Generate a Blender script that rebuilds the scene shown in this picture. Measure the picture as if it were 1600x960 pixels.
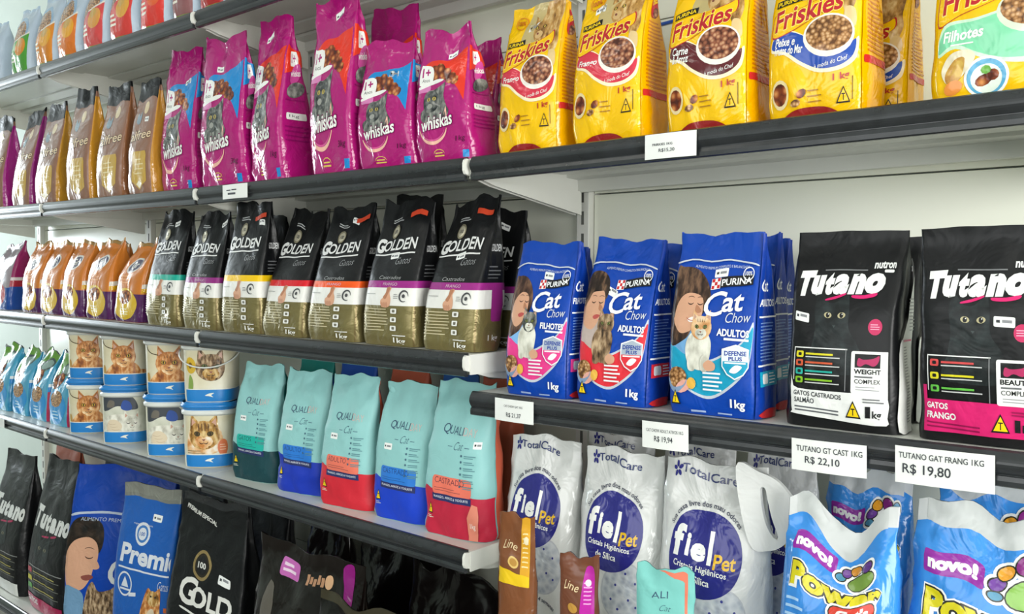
import bpy, bmesh, math, random
import numpy as np
from mathutils import Vector, Matrix, noise

for o in list(bpy.data.objects):
    bpy.data.objects.remove(o)
S = bpy.context.scene
COL = S.collection
CZ = 1.45                                   # height of the eye above the floor

# ---------------------------------------------------------------- camera, world, lights, exposure
cam = bpy.data.cameras.new('camera')
cam.lens = 1385.5 / 1600 * 36
cam.sensor_width = 36
cam.clip_start = 0.02
cam_o = bpy.data.objects.new('camera', cam)
COL.objects.link(cam_o)
YAW, PITCH, ROLL = 0.7103, -0.0416, -0.0023
_M = (Matrix.Rotation(YAW, 3, 'Z') @ Matrix.Rotation(PITCH, 3, 'X') @ Matrix.Rotation(ROLL, 3, 'Y'))
_r, _f, _u = _M.col[0], _M.col[1], _M.col[2]
cam_o.matrix_world = Matrix(((_r[0], _u[0], -_f[0], 3.1923), (_r[1], _u[1], -_f[1], -1.2629),
                             (_r[2], _u[2], -_f[2], CZ - 0.0032), (0, 0, 0, 1)))
S.camera = cam_o

W = bpy.data.worlds.new('sky')
S.world = W
W.use_nodes = True
W.node_tree.nodes['Background'].inputs[0].default_value = (0.80, 0.92, 1.0, 1)
W.node_tree.nodes['Background'].inputs[1].default_value = 1.0


def area(name, loc, target, sx, sy, power, col=(1, 1, 1)):
    l = bpy.data.lights.new(name, 'AREA')
    l.shape = 'RECTANGLE'
    l.size, l.size_y = sx, sy
    l.energy = power
    l.color = col
    o = bpy.data.objects.new(name, l)
    o.location = loc
    o.rotation_euler = (Vector(target) - Vector(loc)).to_track_quat('-Z', 'Y').to_euler()
    COL.objects.link(o)
    return o


area('daylight_through_shop_door', (-3.62, -.55, 1.82), (0, -.55, 1.82), .8, 1.75, 82, (0.86, 0.95, 1.0))
area('daylight_through_front_window', (2.6, -4.4, 2.1), (2.2, 0, 1.5), 4.2, 1.45, 56, (1.0, 0.985, 0.95))
area('daylight_through_side_window', (5.9, -1.7, 1.5), (2.0, -0.5, 1.2), 2.0, 1.8, 150, (1.0, 0.99, 0.95))
S.view_settings.view_transform = 'Standard'
S.view_settings.look = 'None'
S.view_settings.gamma = 1
S.view_settings.use_curve_mapping = False
S.view_settings.exposure = -0.08


# ---------------------------------------------------------------- materials
def lin(h):
    h = h.lstrip('#')
    v = [int(h[i:i + 2], 16) / 255 for i in (0, 2, 4)]
    return tuple((c / 12.92 if c <= .04045 else ((c + .055) / 1.055) ** 2.4) for c in v)


#          roughness metallic specular bump_strength bump_scale
FIN = {'gloss': (.15, 0, .5, .55, 12), 'crinkle': (.20, .0, .45, .45, 9), 'satin': (.36, 0, .27, .38, 13), 'matte': (.50, 0, .35, .22, 12),
       'foil': (.30, .40, .5, .45, 16),
       'dark': (.16, 0, .35, .5, 7), 'paper': (.6, 0, .3, .0, 10), 'paint': (.38, 0, .5, .0, 10), 'plast': (.35, 0, .5, .04, 10),
       'black': (.36, 0, .3, .30, 13)}
_mats = {}


def mat(h, fin='gloss'):
    k = (h, fin)
    if k in _mats:
        return _mats[k]
    m = bpy.data.materials.new('mat_%s_%s' % (fin, h.lstrip('#')))
    m.use_nodes = True
    nt = m.node_tree
    b = nt.nodes['Principled BSDF']
    r, me, sp, bs, bsc = FIN[fin]
    b.inputs['Base Color'].default_value = (*lin(h), 1)
    b.inputs['Roughness'].default_value = r
    b.inputs['Metallic'].default_value = me
    b.inputs['Specular IOR Level'].default_value = sp
    if bs > 0:
        add_bump(nt, b, bs, bsc)
    _mats[k] = m
    return m


def add_bump(nt, b, bs, bsc):
    tc = nt.nodes.new('ShaderNodeTexCoord')
    n = nt.nodes.new('ShaderNodeTexNoise')
    n.inputs['Scale'].default_value = bsc
    n.inputs['Detail'].default_value = 3
    n.inputs['Distortion'].default_value = 1.4
    bu = nt.nodes.new('ShaderNodeBump')
    bu.inputs['Strength'].default_value = bs
    bu.inputs['Distance'].default_value = .012
    nt.links.new(tc.outputs['Object'], n.inputs['Vector'])
    nt.links.new(n.outputs['Fac'], bu.inputs['Height'])
    nt.links.new(bu.outputs['Normal'], b.inputs['Normal'])


def patt(name, cols, kind, scale, fin='gloss', stretch=(1, 1, 1)):
    """printed fur / kibble / crystals: a procedural colour pattern"""
    k = (name, fin)
    if k in _mats:
        return _mats[k]
    m = bpy.data.materials.new('mat_print_' + name)
    m.use_nodes = True
    nt = m.node_tree
    b = nt.nodes['Principled BSDF']
    r, me, sp, bs, bsc = FIN[fin]
    b.inputs['Roughness'].default_value = r
    b.inputs['Metallic'].default_value = me
    b.inputs['Specular IOR Level'].default_value = sp
    tc = nt.nodes.new('ShaderNodeTexCoord')
    mp = nt.nodes.new('ShaderNodeMapping')
    mp.inputs['Scale'].default_value = stretch
    nt.links.new(tc.outputs['Object'], mp.inputs['Vector'])
    cr = nt.nodes.new('ShaderNodeValToRGB')
    el = cr.color_ramp.elements
    if kind == 'noise':
        t = nt.nodes.new('ShaderNodeTexNoise')
        t.inputs['Scale'].default_value = scale
        t.inputs['Detail'].default_value = 5
        out = t.outputs['Fac']
        lo, hi = .34, .66
    else:
        t = nt.nodes.new('ShaderNodeTexVoronoi')
        t.inputs['Scale'].default_value = scale
        out = t.outputs['Distance']
        lo, hi = .15, .75
    nt.links.new(mp.outputs['Vector'], t.inputs['Vector'])
    for i, c in enumerate(cols):
        p = lo + (hi - lo) * i / (len(cols) - 1)
        e = el[i] if i < 2 else el.new(p)
        e.position = p
        e.color = (*lin(c), 1)
    nt.links.new(out, cr.inputs['Fac'])
    nt.links.new(cr.outputs['Color'], b.inputs['Base Color'])
    if bs > 0:
        add_bump(nt, b, bs, bsc)
    _mats[k] = m
    return m


def noisy(name, c1, c2, scale, rough, bump=0.0, metal=0.0, spec=.5):
    m = bpy.data.materials.new(name)
    m.use_nodes = True
    nt = m.node_tree
    b = nt.nodes['Principled BSDF']
    b.inputs['Roughness'].default_value = rough
    b.inputs['Metallic'].default_value = metal
    b.inputs['Specular IOR Level'].default_value = spec
    tc = nt.nodes.new('ShaderNodeTexCoord')
    t = nt.nodes.new('ShaderNodeTexNoise')
    t.inputs['Scale'].default_value = scale
    t.inputs['Detail'].default_value = 4
    cr = nt.nodes.new('ShaderNodeValToRGB')
    cr.color_ramp.elements[0].position = .35
    cr.color_ramp.elements[0].color = (*lin(c1), 1)
    cr.color_ramp.elements[1].position = .65
    cr.color_ramp.elements[1].color = (*lin(c2), 1)
    nt.links.new(tc.outputs['Object'], t.inputs['Vector'])
    nt.links.new(t.outputs['Fac'], cr.inputs['Fac'])
    nt.links.new(cr.outputs['Color'], b.inputs['Base Color'])
    if bump:
        bu = nt.nodes.new('ShaderNodeBump')
        bu.inputs['Strength'].default_value = bump
        bu.inputs['Distance'].default_value = .002
        nt.links.new(t.outputs['Fac'], bu.inputs['Height'])
        nt.links.new(bu.outputs['Normal'], b.inputs['Normal'])
    return m


M_WALL = noisy('mat_wall_paint', '#d3ddd5', '#dbe4dc', 3, .7, .05)
M_FLOOR = noisy('mat_floor_tile', '#6e6b64', '#7a776f', 5, .5)
M_CEIL = noisy('mat_ceiling_paint', '#dcdedb', '#e4e6e3', 4, .8)
M_PANEL = noisy('mat_back_panel_enamel', '#e4e6d6', '#e9ebdc', 2, .24)
M_STEEL = noisy('mat_white_enamel', '#e4e4dc', '#eaeae3', 6, .30)
M_DECK = noisy('mat_shelf_enamel', '#d3d4cd', '#dadbd4', 6, .34)
M_FASCIA = noisy('mat_charcoal_fascia', '#232628', '#2b2e31', 30, .27, .05, 0, .6)
M_SLOT = noisy('mat_slot_shadow_metal', '#5b5c58', '#6a6b66', 20, .6)


# ---------------------------------------------------------------- scene helpers
def link(o, parent=None):
    COL.objects.link(o)
    if parent is not None:
        o.parent = parent
    return o


def thing(name, label, cat, loc=(0, 0, 0), rz=0.0, group=None, rx=0.0, ry=0.0):
    o = bpy.data.objects.new(name, None)
    o.empty_display_size = .05
    o.location = loc
    o.rotation_euler = (rx, ry, rz)
    link(o)
    o['label'] = label
    o['category'] = cat
    if group:
        o['group'] = group
    return o


def tag(o, label, cat, group=None):
    o['label'] = label
    o['category'] = cat
    if group:
        o['group'] = group
    return o


def bm_obj(name, bm, mats, parent=None, smooth=False):
    me = bpy.data.meshes.new(name)
    bmesh.ops.recalc_face_normals(bm, faces=bm.faces)
    bm.to_mesh(me)
    bm.free()
    for m in (mats if isinstance(mats, (list, tuple)) else [mats]):
        me.materials.append(m)
    if smooth:
        me.polygons.foreach_set('use_smooth', [True] * len(me.polygons))
    return link(bpy.data.objects.new(name, me), parent)


def add_box(bm, x0, x1, y0, y1, z0, z1, mi=0, bev=0.0):
    r = bmesh.ops.create_cube(bm, size=1)
    vs = r['verts']
    for v in vs:
        v.co = Vector((x0 if v.co.x < 0 else x1, y0 if v.co.y < 0 else y1, z0 if v.co.z < 0 else z1))
    fs = {f for v in vs for f in v.link_faces}
    for f in fs:
        f.material_index = mi
    if bev:
        es = {e for f in fs for e in f.edges}
        bmesh.ops.bevel(bm, geom=list(es), offset=bev, segments=2, affect='EDGES', profile=.5)


def add_prism_x(bm, prof, x0, x1, mi=0):
    """extrude a closed (y,z) profile from x0 to x1"""
    a = [bm.verts.new((x0, y, z)) for y, z in prof]
    b = [bm.verts.new((x1, y, z)) for y, z in prof]
    n = len(prof)
    fs = [bm.faces.new(a), bm.faces.new(b[::-1])]
    for i in range(n):
        fs.append(bm.faces.new((a[i], b[i], b[(i + 1) % n], a[(i + 1) % n])))
    for f in fs:
        f.material_index = mi


def add_tube(bm, pts, r, seg=8, closed=False):
    pts = [Vector(p) for p in pts]
    rings = []
    n = len(pts)
    for i, p in enumerate(pts):
        t = (pts[min(i + 1, n - 1)] - pts[max(i - 1, 0)]).normalized()
        a = t.orthogonal().normalized() if i == 0 else (rings[-1][1] - t * rings[-1][1].dot(t)).normalized()
        b = t.cross(a)
        rings.append(([bm.verts.new(p + r * (math.cos(2 * math.pi * k / seg) * a + math.sin(2 * math.pi * k / seg) * b)) for k in range(seg)], a))
    for i in range(n - 1):
        A, B = rings[i][0], rings[i + 1][0]
        for k in range(seg):
            bm.faces.new((A[k], A[(k + 1) % seg], B[(k + 1) % seg], B[k]))
    bm.faces.new(rings[0][0][::-1])
    bm.faces.new(rings[-1][0])


def struct(name, bm, m, kind='structure'):
    o = bm_obj(name, bm, m)
    o['kind'] = kind
    return o


# ---------------------------------------------------------------- the room
def box_struct(name, m, *b):
    bm = bmesh.new()
    for q in b:
        add_box(bm, *q)
    return struct(name, bm, m)


YB = .42                                     # face of the wall behind the shelving
box_struct('floor', M_FLOOR, (-3.6, 6, -4.5, YB + .1, -.1, 0))
box_struct('ceiling', M_CEIL, (-3.6, 6, -4.5, YB + .1, 2.95, 3.05))
box_struct('wall_back', M_WALL, (-3.6, 6, YB, YB + .1, 0, 2.95))
box_struct('wall_left', M_WALL, (-3.6, -3.5, -4.5, -.97, 0, 2.95), (-3.6, -3.5, -.15, YB, 0, 2.95), (-3.6, -3.5, -.97, -.15, 2.72, 2.95), (-3.6, -3.5, -.97, -.15, 0, .92))
box_struct('wall_right', M_WALL, (5.8, 5.88, -4.5, -2.8, 0, 2.95), (5.8, 5.88, -.6, YB, 0, 2.95), (5.8, 5.88, -2.8, -.6, 2.5, 2.95), (5.8, 5.88, -2.8, -.6, 0, .5))
box_struct('wall_front', M_WALL, (-3.6, .4, -4.35, -4.25, 0, 2.95), (4.8, 5.88, -4.35, -4.25, 0, 2.95), (.4, 4.8, -4.35, -4.25, 2.88, 2.95), (.4, 4.8, -4.35, -4.25, 0, 1.3))
box_struct('trim_1', M_STEEL, (-3.61, -3.49, -1.03, -.97, .86, 2.78), (-3.61, -3.49, -.15, -.09, .86, 2.78), (-3.61, -3.49, -.97, -.15, 2.72, 2.78), (-3.61, -3.49, -.97, -.15, .86, .92))


# ceiling light: two fluorescent tubes in a white tray
def ceiling_light(x, y, label):
    t = thing('ceiling_light', label, 'light', (x, y, 2.95), group='fluorescent ceiling lights')
    bm = bmesh.new()
    add_prism_x(bm, [(-.13, 0), (.13, 0), (.09, -.05), (-.09, -.05)], -.62, .62)
    bm_obj('tray', bm, M_STEEL, t)
    em = bpy.data.materials.get('mat_lit_tube')
    if not em:
        em = bpy.data.materials.new('mat_lit_tube')
        em.use_nodes = True
        b = em.node_tree.nodes['Principled BSDF']
        b.inputs['Emission Color'].default_value = (1, .97, .9, 1)
        b.inputs['Emission Strength'].default_value = 9
    for s in (-.05, .05):
        bm = bmesh.new()
        add_tube(bm, [(-.6, s, -.068), (.6, s, -.068)], .014, 10)
        bm_obj('tube', bm, em, t, True)


ceiling_light(1.0, -1.5, 'twin fluorescent ceiling light over the aisle, left of the camera')
ceiling_light(3.4, -1.5, 'twin fluorescent ceiling light over the aisle, above the camera')

# ---------------------------------------------------------------- shelving
EN = {-1: .0136, 0: .0068, 1: 0.0, 2: 0.0, 3: .0093}     # the bays lean a little against each other


def tilt_at(x):
    return float(np.interp(x, [-1, 0, 1, 2, 3], [EN[k] for k in (-1, 0, 1, 2, 3)]))


SZ = {1: CZ + .6821, 2: CZ + .2142, 3: CZ - .1696, 4: CZ - .5621, 5: CZ - .2427, 6: CZ - 1.27, 7: CZ - .78}
SD = .352                                     # shelf depth
FH = .0442                                    # height of the front fascia
BAYS = {-1: 'far left bay', 0: 'left bay', 1: 'middle bay', 2: 'right bay'}
LEV = {1: 'top shelf', 2: 'upper shelf', 3: 'middle shelf', 4: 'lower shelf', 5: 'middle shelf', 6: 'bottom shelf', 7: 'lower shelf'}
GOODS = {(1, -1): 'under the first clear pouches', (1, 0): 'under clear pouches', (1, 1): 'over the magenta bags', (1, 2): 'over the yellow bags',
         (2, -1): 'under the first brown pouches', (2, 0): 'under the brown pouches', (2, 1): 'under the magenta bags', (2, 2): 'under the yellow bags',
         (3, -1): 'under the purple pouch', (3, 0): 'under the orange pouches', (3, 1): 'under the black and gold bags', (5, 2): 'under the blue bags and black bags',
         (4, -1): 'under the first blue pouches', (4, 0): 'under the cat picture pails', (4, 1): 'under the pale teal bags', (7, 2): 'under the white litter bags',
         (6, -1): 'under the black sacks', (6, 0): 'under the blue sacks', (6, 1): 'under the dark brown sacks'}


def shelf(lv, n, dark):
    fr = -.165 if lv == 7 else -.155 if lv == 6 and n == 1 else 0      # the low shelves stand further out
    x0, x1 = n + .002, n + .998
    z0, z1 = EN[n], EN[n + 1]
    t = thing('metal_shelf', 'white %s of the %s, %s' % (LEV[lv], BAYS[n], GOODS[(lv, n)]), 'shelf',
              (n, 0, SZ[lv] + z0), 0, 'wall shelving', 0, -math.atan2(z1 - z0, 1))
    # pan with turned down flanges and two stiffening ribs
    bm = bmesh.new()
    add_box(bm, .002, .998, .004 + fr, SD, -.004, 0)
    add_box(bm, .002, .998, .006 + fr, .010 + fr, -.030, -.004)
    add_box(bm, .012, .988, .07, .13, -.010, -.0042)
    add_box(bm, .012, .988, .22, .28, -.010, -.0042)
    bm_obj('deck', bm, M_DECK, t)
    for e in (.001, .996):
        bm = bmesh.new()
        add_box(bm, e, e + .003, .0005 + fr, SD, -.040, -.0005)
        bm_obj('side_flange', bm, M_STEEL, t)
    bm = bmesh.new()
    add_prism_x(bm, [(SD - .05, -.0045), (SD - .05, -.014), (SD - .010, -.016), (SD - .008, -.043), (SD + .01, -.043), (SD + .01, -.0045)], .002, .998)
    bm_obj('rear_rail', bm, M_DECK, t)
    # rounded fascia with a groove
    bm = bmesh.new()
    pr = [(.004, .0022), (-.001, .0026), (-.0045, .0005)]
    for k in range(0, 9):
        a = k / 8
        pr.append((-.006 - .0055 * math.sin(math.pi * a), -.002 - .025 * a))
    pr += [(-.0052, -.0282), (-.0052, -.0292), (-.0072, -.030), (-.0088, -.036), (-.0082, -.0425), (-.005, -FH), (.003, -FH), (.003, -.0418), (-.001, -.040), (-.001, -.004), (.004, -.002)]
    add_prism_x(bm, [(y + fr, z) for y, z in pr], .006, .990)
    o = bm_obj('fascia', bm, M_FASCIA, t)
    # white end clips of the fascia
    for e in (.9905,):
        bm = bmesh.new()
        add_prism_x(bm, [(-.0125, -.004), (-.0145, -.010), (-.0145, -.024), (-.011, -.031), (.0, -.034), (.0, -.002), (-.008, -.001)], e, e + .006)
        for v in bm.verts:
            v.co.y += fr
        bm_obj('end_clip', bm, M_STEEL, t, False)
    # brackets reaching back to the uprights
    for e in (.006, .991):
        bm = bmesh.new()
        add_prism_x(bm, [(.03, -.0405), (.03, -.042), (.06, -.050), (SD - .002, -.094), (SD - .002, -.0405)] if dark else
                    [(.03, -.0405), (.03, -.042), (.06, -.048), (SD - .002, -.085), (SD - .002, -.0405)], e, e + .003)
        bm_obj('bracket', bm, M_STEEL, t)
    return t


for n in (-1, 0, 1):
    for lv in (1, 2, 3, 4, 6):
        shelf(lv, n, True)
for lv in (1, 2, 5, 7):
    shelf(lv, 2, True)

UPL = {-1: 'slotted white upright left of the far left bay', 0: 'slotted white upright between the far left and left bays', 1: 'slotted white upright between the left and middle bays',
       2: 'slotted white upright between the middle and right bays', 3: 'slotted white upright right of the right bay'}
for n in (-1, 0, 1, 2, 3):
    t = thing('shelf_upright', UPL[n], 'upright', (n, SD + .016, 0), 0, 'shelf uprights')
    bm = bmesh.new()
    add_box(bm, -.017, .017, 0, .045, .02, 2.55, 0, .002)
    z = .3
    while z < 2.5:
        add_box(bm, -.0035, .0035, -.0006, .003, z, z + .03, 1)
        z += .05
    bm_obj('post', bm, [M_STEEL, M_SLOT], t)
    bm = bmesh.new()
    add_box(bm, -.03, .03, -.01, .045, 0.0, .02)
    bm_obj('foot', bm, M_STEEL, t)

for n in (-1, 0, 1, 2):
    bm = bmesh.new()
    for z0, z1 in ((.16, .60), (.602, .958), (.96, 1.617), (1.62, 1.978), (1.98, 2.32)):
        add_box(bm, n + .019, n + .981, SD + .034, SD + .046, z0, z1, 0, .0012)
    tag(bm_obj('back_panel', bm, M_PANEL), 'off-white enamelled back panels of the %s' % BAYS[n], 'panel', 'shelving back panels')
    bm = bmesh.new()
    add_box(bm, n + .004, n + .996, .02, SD, .002, SZ[6] - .105 + min(EN[n], EN[n + 1]))
    tag(bm_obj('plinth', bm, M_STEEL), 'white plinth under the bottom shelf of the %s' % BAYS[n], 'plinth', 'shelving plinths')

# ---------------------------------------------------------------- printed art: flat pieces laid onto the film of a bag
_txt = {}


def text_mesh(s, bold, shear):
    k = (s, bold, shear)
    if k in _txt:
        return _txt[k]
    c = bpy.data.curves.new('lettering_source', 'FONT')
    c.body = s
    c.size = 1
    c.offset = bold
    c.shear = shear
    c.resolution_u = 3
    c.space_line = .95
    c.fill_mode = 'FRONT'
    o = bpy.data.objects.new('lettering_source', c)
    me = bpy.data.meshes.new_from_object(o)
    v = np.array([(p.co.x, p.co.y) for p in me.vertices]) if len(me.vertices) else np.zeros((0, 2))
    f = [tuple(p.vertices) for p in me.polygons]
    bpy.data.objects.remove(o)
    bpy.data.curves.remove(c)
    bpy.data.meshes.remove(me)
    _txt[k] = (v, f)
    return _txt[k]


def spline(pts, n=5, closed=True):
    P = [np.array(p, float) for p in pts]
    out = []
    m = len(P)
    for i in range(m if closed else m - 1):
        if closed:
            a, b, c, d = P[i - 1], P[i], P[(i + 1) % m], P[(i + 2) % m]
        else:
            a, b, c, d = P[max(i - 1, 0)], P[i], P[i + 1], P[min(i + 2, m - 1)]
        for k in range(n):
            t = k / n
            out.append(.5 * ((2 * b) + (c - a) * t + (2 * a - 5 * b + 4 * c - d) * t * t + (3 * b - a - 3 * c + d) * t ** 3))
    if not closed:
        out.append(P[-1])
    return [tuple(q) for q in out]


class Art:
    """pieces in (x 0..100 across the face, y 0..H up the bag); 'side' puts them on the right gusset"""

    def __init__(s, H, nf=14, ns=6, nv=28):
        s.H, s.nf, s.ns, s.nv = H, nf, ns, nv
        s.items = []
        s.g = 'printed_panel'
        s.face = 'F'
        s.dy = 0

    def on(s, g, face='F'):
        s.g, s.face = g, face
        return s

    def raw(s, v, f, m):
        v = np.array(v, float)
        if len(v) == 0:
            return s
        if s.dy and s.face == 'F':
            v = v + np.array((0, s.dy))
        s.items.append((s.g, s.face, v, f, m))
        return s

    def poly(s, pts, m):
        return s.raw(pts, [tuple(range(len(pts)))], m)

    def rect(s, x0, y0, x1, y1, m, sl=0):
        d = sl * (x1 - x0)
        return s.poly([(x0, y0), (x1, y0 + d), (x1, y1 + d), (x0, y1)], m)

    def rrect(s, x0, y0, x1, y1, m, r=2, sl=0):
        p = []
        for cx, cy, a0 in ((x1 - r, y0 + r, -90), (x1 - r, y1 - r, 0), (x0 + r, y1 - r, 90), (x0 + r, y0 + r, 180)):
            for k in range(4):
                a = math.radians(a0 + 30 * k)
                x = cx + r * math.cos(a)
                p.append((x, cy + r * math.sin(a) + sl * (x - x0)))
        return s.poly(p, m)

    def ell(s, cx, cy, rx, ry, m, rot=0, n=20):
        c, q = math.cos(rot), math.sin(rot)
        return s.poly([(cx + rx * math.cos(a) * c - ry * math.sin(a) * q, cy + rx * math.cos(a) * q + ry * math.sin(a) * c)
                       for a in [2 * math.pi * k / n for k in range(n)]], m)

    def arc(s, cx, cy, r, w, a0, a1, m, ry=None, n=16):
        ry = ry or r
        o = [(cx + r * math.cos(math.radians(a0 + (a1 - a0) * k / n)), cy + ry * math.sin(math.radians(a0 + (a1 - a0) * k / n))) for k in range(n + 1)]
        i = []
        for k in range(n + 1):
            t = math.sin(math.pi * k / n) if a1 - a0 < 350 else 1
            f = 1 - w * (.25 + .75 * t) / r
            i.append((cx + (o[k][0] - cx) * f, cy + (o[k][1] - cy) * f))
        v = o + i
        return s.raw(v, [(k, k + 1, n + 2 + k, n + 1 + k) for k in range(n)], m)

    def spl(s, pts, m, n=5):
        return s.poly(spline(pts, n), m)

    def text(s, t, x0, y0, x1, y1, m, b=.0, sh=0.0, sl=0.0, curve=None):
        v, f = text_mesh(t, b, sh)
        if not len(v):
            return s
        g0 = s.g
        if g0 == 'small_print' and t.strip() in ('1kg', '3kg', '1 kg', 'kg', '1'):
            s.g = 'weight_text'
        lo, hi = v.min(0), v.max(0)
        q = (v - lo) / np.maximum(hi - lo, 1e-6)
        q = np.stack([x0 + q[:, 0] * (x1 - x0), y0 + q[:, 1] * (y1 - y0)], 1)
        q[:, 1] += sl * (q[:, 0] - x0)
        if curve:                                   # letters along an arc: (cx, cy, r), x from x0..x1 is the angle in degrees
            cx, cy, r = curve
            a = np.radians(q[:, 0])
            rr = r + q[:, 1]
            q = np.stack([cx - rr * np.cos(a), cy + rr * np.sin(a)], 1)
        s.raw(q, f, m)
        s.g = g0
        return s

    def lines(s, x0, y0, x1, y1, n, m, th=None, seed=1, sl=0):
        rnd = random.Random(seed)
        h = (y1 - y0) / n
        th = th or h * .42
        for k in range(n):
            y = y1 - h * (k + .7)
            s.rect(x0, y, x0 + (x1 - x0) * rnd.uniform(.72, 1), y + th, m, sl)
        return s

    def tri(s, cx, y, w, h, edge, fill):
        g0, s.g = s.g, 'warning_sign'
        s.tri_(cx, y, w, h, edge, fill)
        s.g = g0
        return s

    def tri_(s, cx, y, w, h, edge, fill):
        s.poly([(cx - w / 2, y), (cx + w / 2, y), (cx, y + h)], edge)
        s.poly([(cx - w * .38, y + h * .09), (cx + w * .38, y + h * .09), (cx, y + h * .86)], fill)
        s.text('T', cx - w * .13, y + h * .16, cx + w * .13, y + h * .56, edge, .02)
        return s

    def clusters(s):
        """pieces of one name that lie far apart become parts of their own"""
        it = []
        for g, face, v, f, m in s.items:
            it.append([g, face, v.min(0), v.max(0)])
        par = list(range(len(it)))

        def root(i):
            while par[i] != i:
                i = par[i]
            return i
        for i in range(len(it)):
            for j in range(i):
                if it[i][:2] == it[j][:2]:
                    gap = np.maximum(0, np.maximum(it[i][2] - it[j][3], it[j][2] - it[i][3]))
                    sz = min((it[i][3] - it[i][2]).min(), (it[j][3] - it[j][2]).min())
                    if np.hypot(*gap) <= max(8 if s.face_w[it[i][1]] else 5, .45 * sz):
                        par[root(i)] = root(j)
        return [(it[i][0], root(i)) for i in range(len(it))]

    face_w = {'F': False, 'R': True}

    def compile(s):
        if hasattr(s, 'c'):
            return s.c
        out = {}
        cnt = 0
        keys = s.clusters()
        for g, face, v, f, m in s.items:
            g = keys[cnt]
            cnt += 1
            if face == 'F':
                cx, ox, kmax = s.nf / 100, 0, s.nf
            else:
                cx, ox, kmax = s.ns / 100, s.nf, s.nf + s.ns
            X = np.clip(ox + v[:, 0] * cx, ox + .001 if face == 'F' else ox, kmax - .001)
            Y = np.clip(v[:, 1] / s.H * s.nv, .001, s.nv - .001)
            bm = bmesh.new()
            bv = [bm.verts.new((X[i], Y[i], 0)) for i in range(len(X))]
            for q in f:
                try:
                    bm.faces.new([bv[i] for i in q])
                except ValueError:
                    pass
            bmesh.ops.triangulate(bm, faces=bm.faces[:])
            x0, x1, y0, y1 = X.min(), X.max(), Y.min(), Y.max()

            def cut(co, no):
                bmesh.ops.bisect_plane(bm, geom=bm.verts[:] + bm.edges[:] + bm.faces[:], plane_co=co, plane_no=no, dist=1e-5)
            for k in range(int(math.floor(x0)) + 1, int(math.ceil(x1))):
                cut((k, 0, 0), (1, 0, 0))
            for k in range(int(math.floor(y0)) + 1, int(math.ceil(y1))):
                cut((0, k, 0), (0, 1, 0))
            for k in range(int(math.floor(x0 - y1)) + 1, int(math.ceil(x1 - y0))):
                cut((k, 0, 0), (.7071, -.7071, 0))
            bmesh.ops.dissolve_degenerate(bm, dist=1e-4, edges=bm.edges[:])
            bm.verts.ensure_lookup_table()
            bm.verts.index_update()
            uv = np.array([(p.co.x, p.co.y) for p in bm.verts]).reshape(-1, 2)
            fs = []
            for q in bm.faces:
                idx = [p.index for p in q.verts]
                a = sum(uv[idx[i - 1]][0] * uv[idx[i]][1] - uv[idx[i]][0] * uv[idx[i - 1]][1] for i in range(len(idx)))
                fs.append(idx if a > 0 else idx[::-1])
            bm.free()
            out.setdefault(g, []).append((uv, fs, m, cnt))
        s.c = out
        return out


def smooth_interp(v, xs, ys):
    t = np.interp(v, xs, ys)
    k = np.array([.25, .5, .25])
    p = np.concatenate([[t[0]], t, [t[-1]]])
    return np.convolve(p, k, 'valid')


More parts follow.
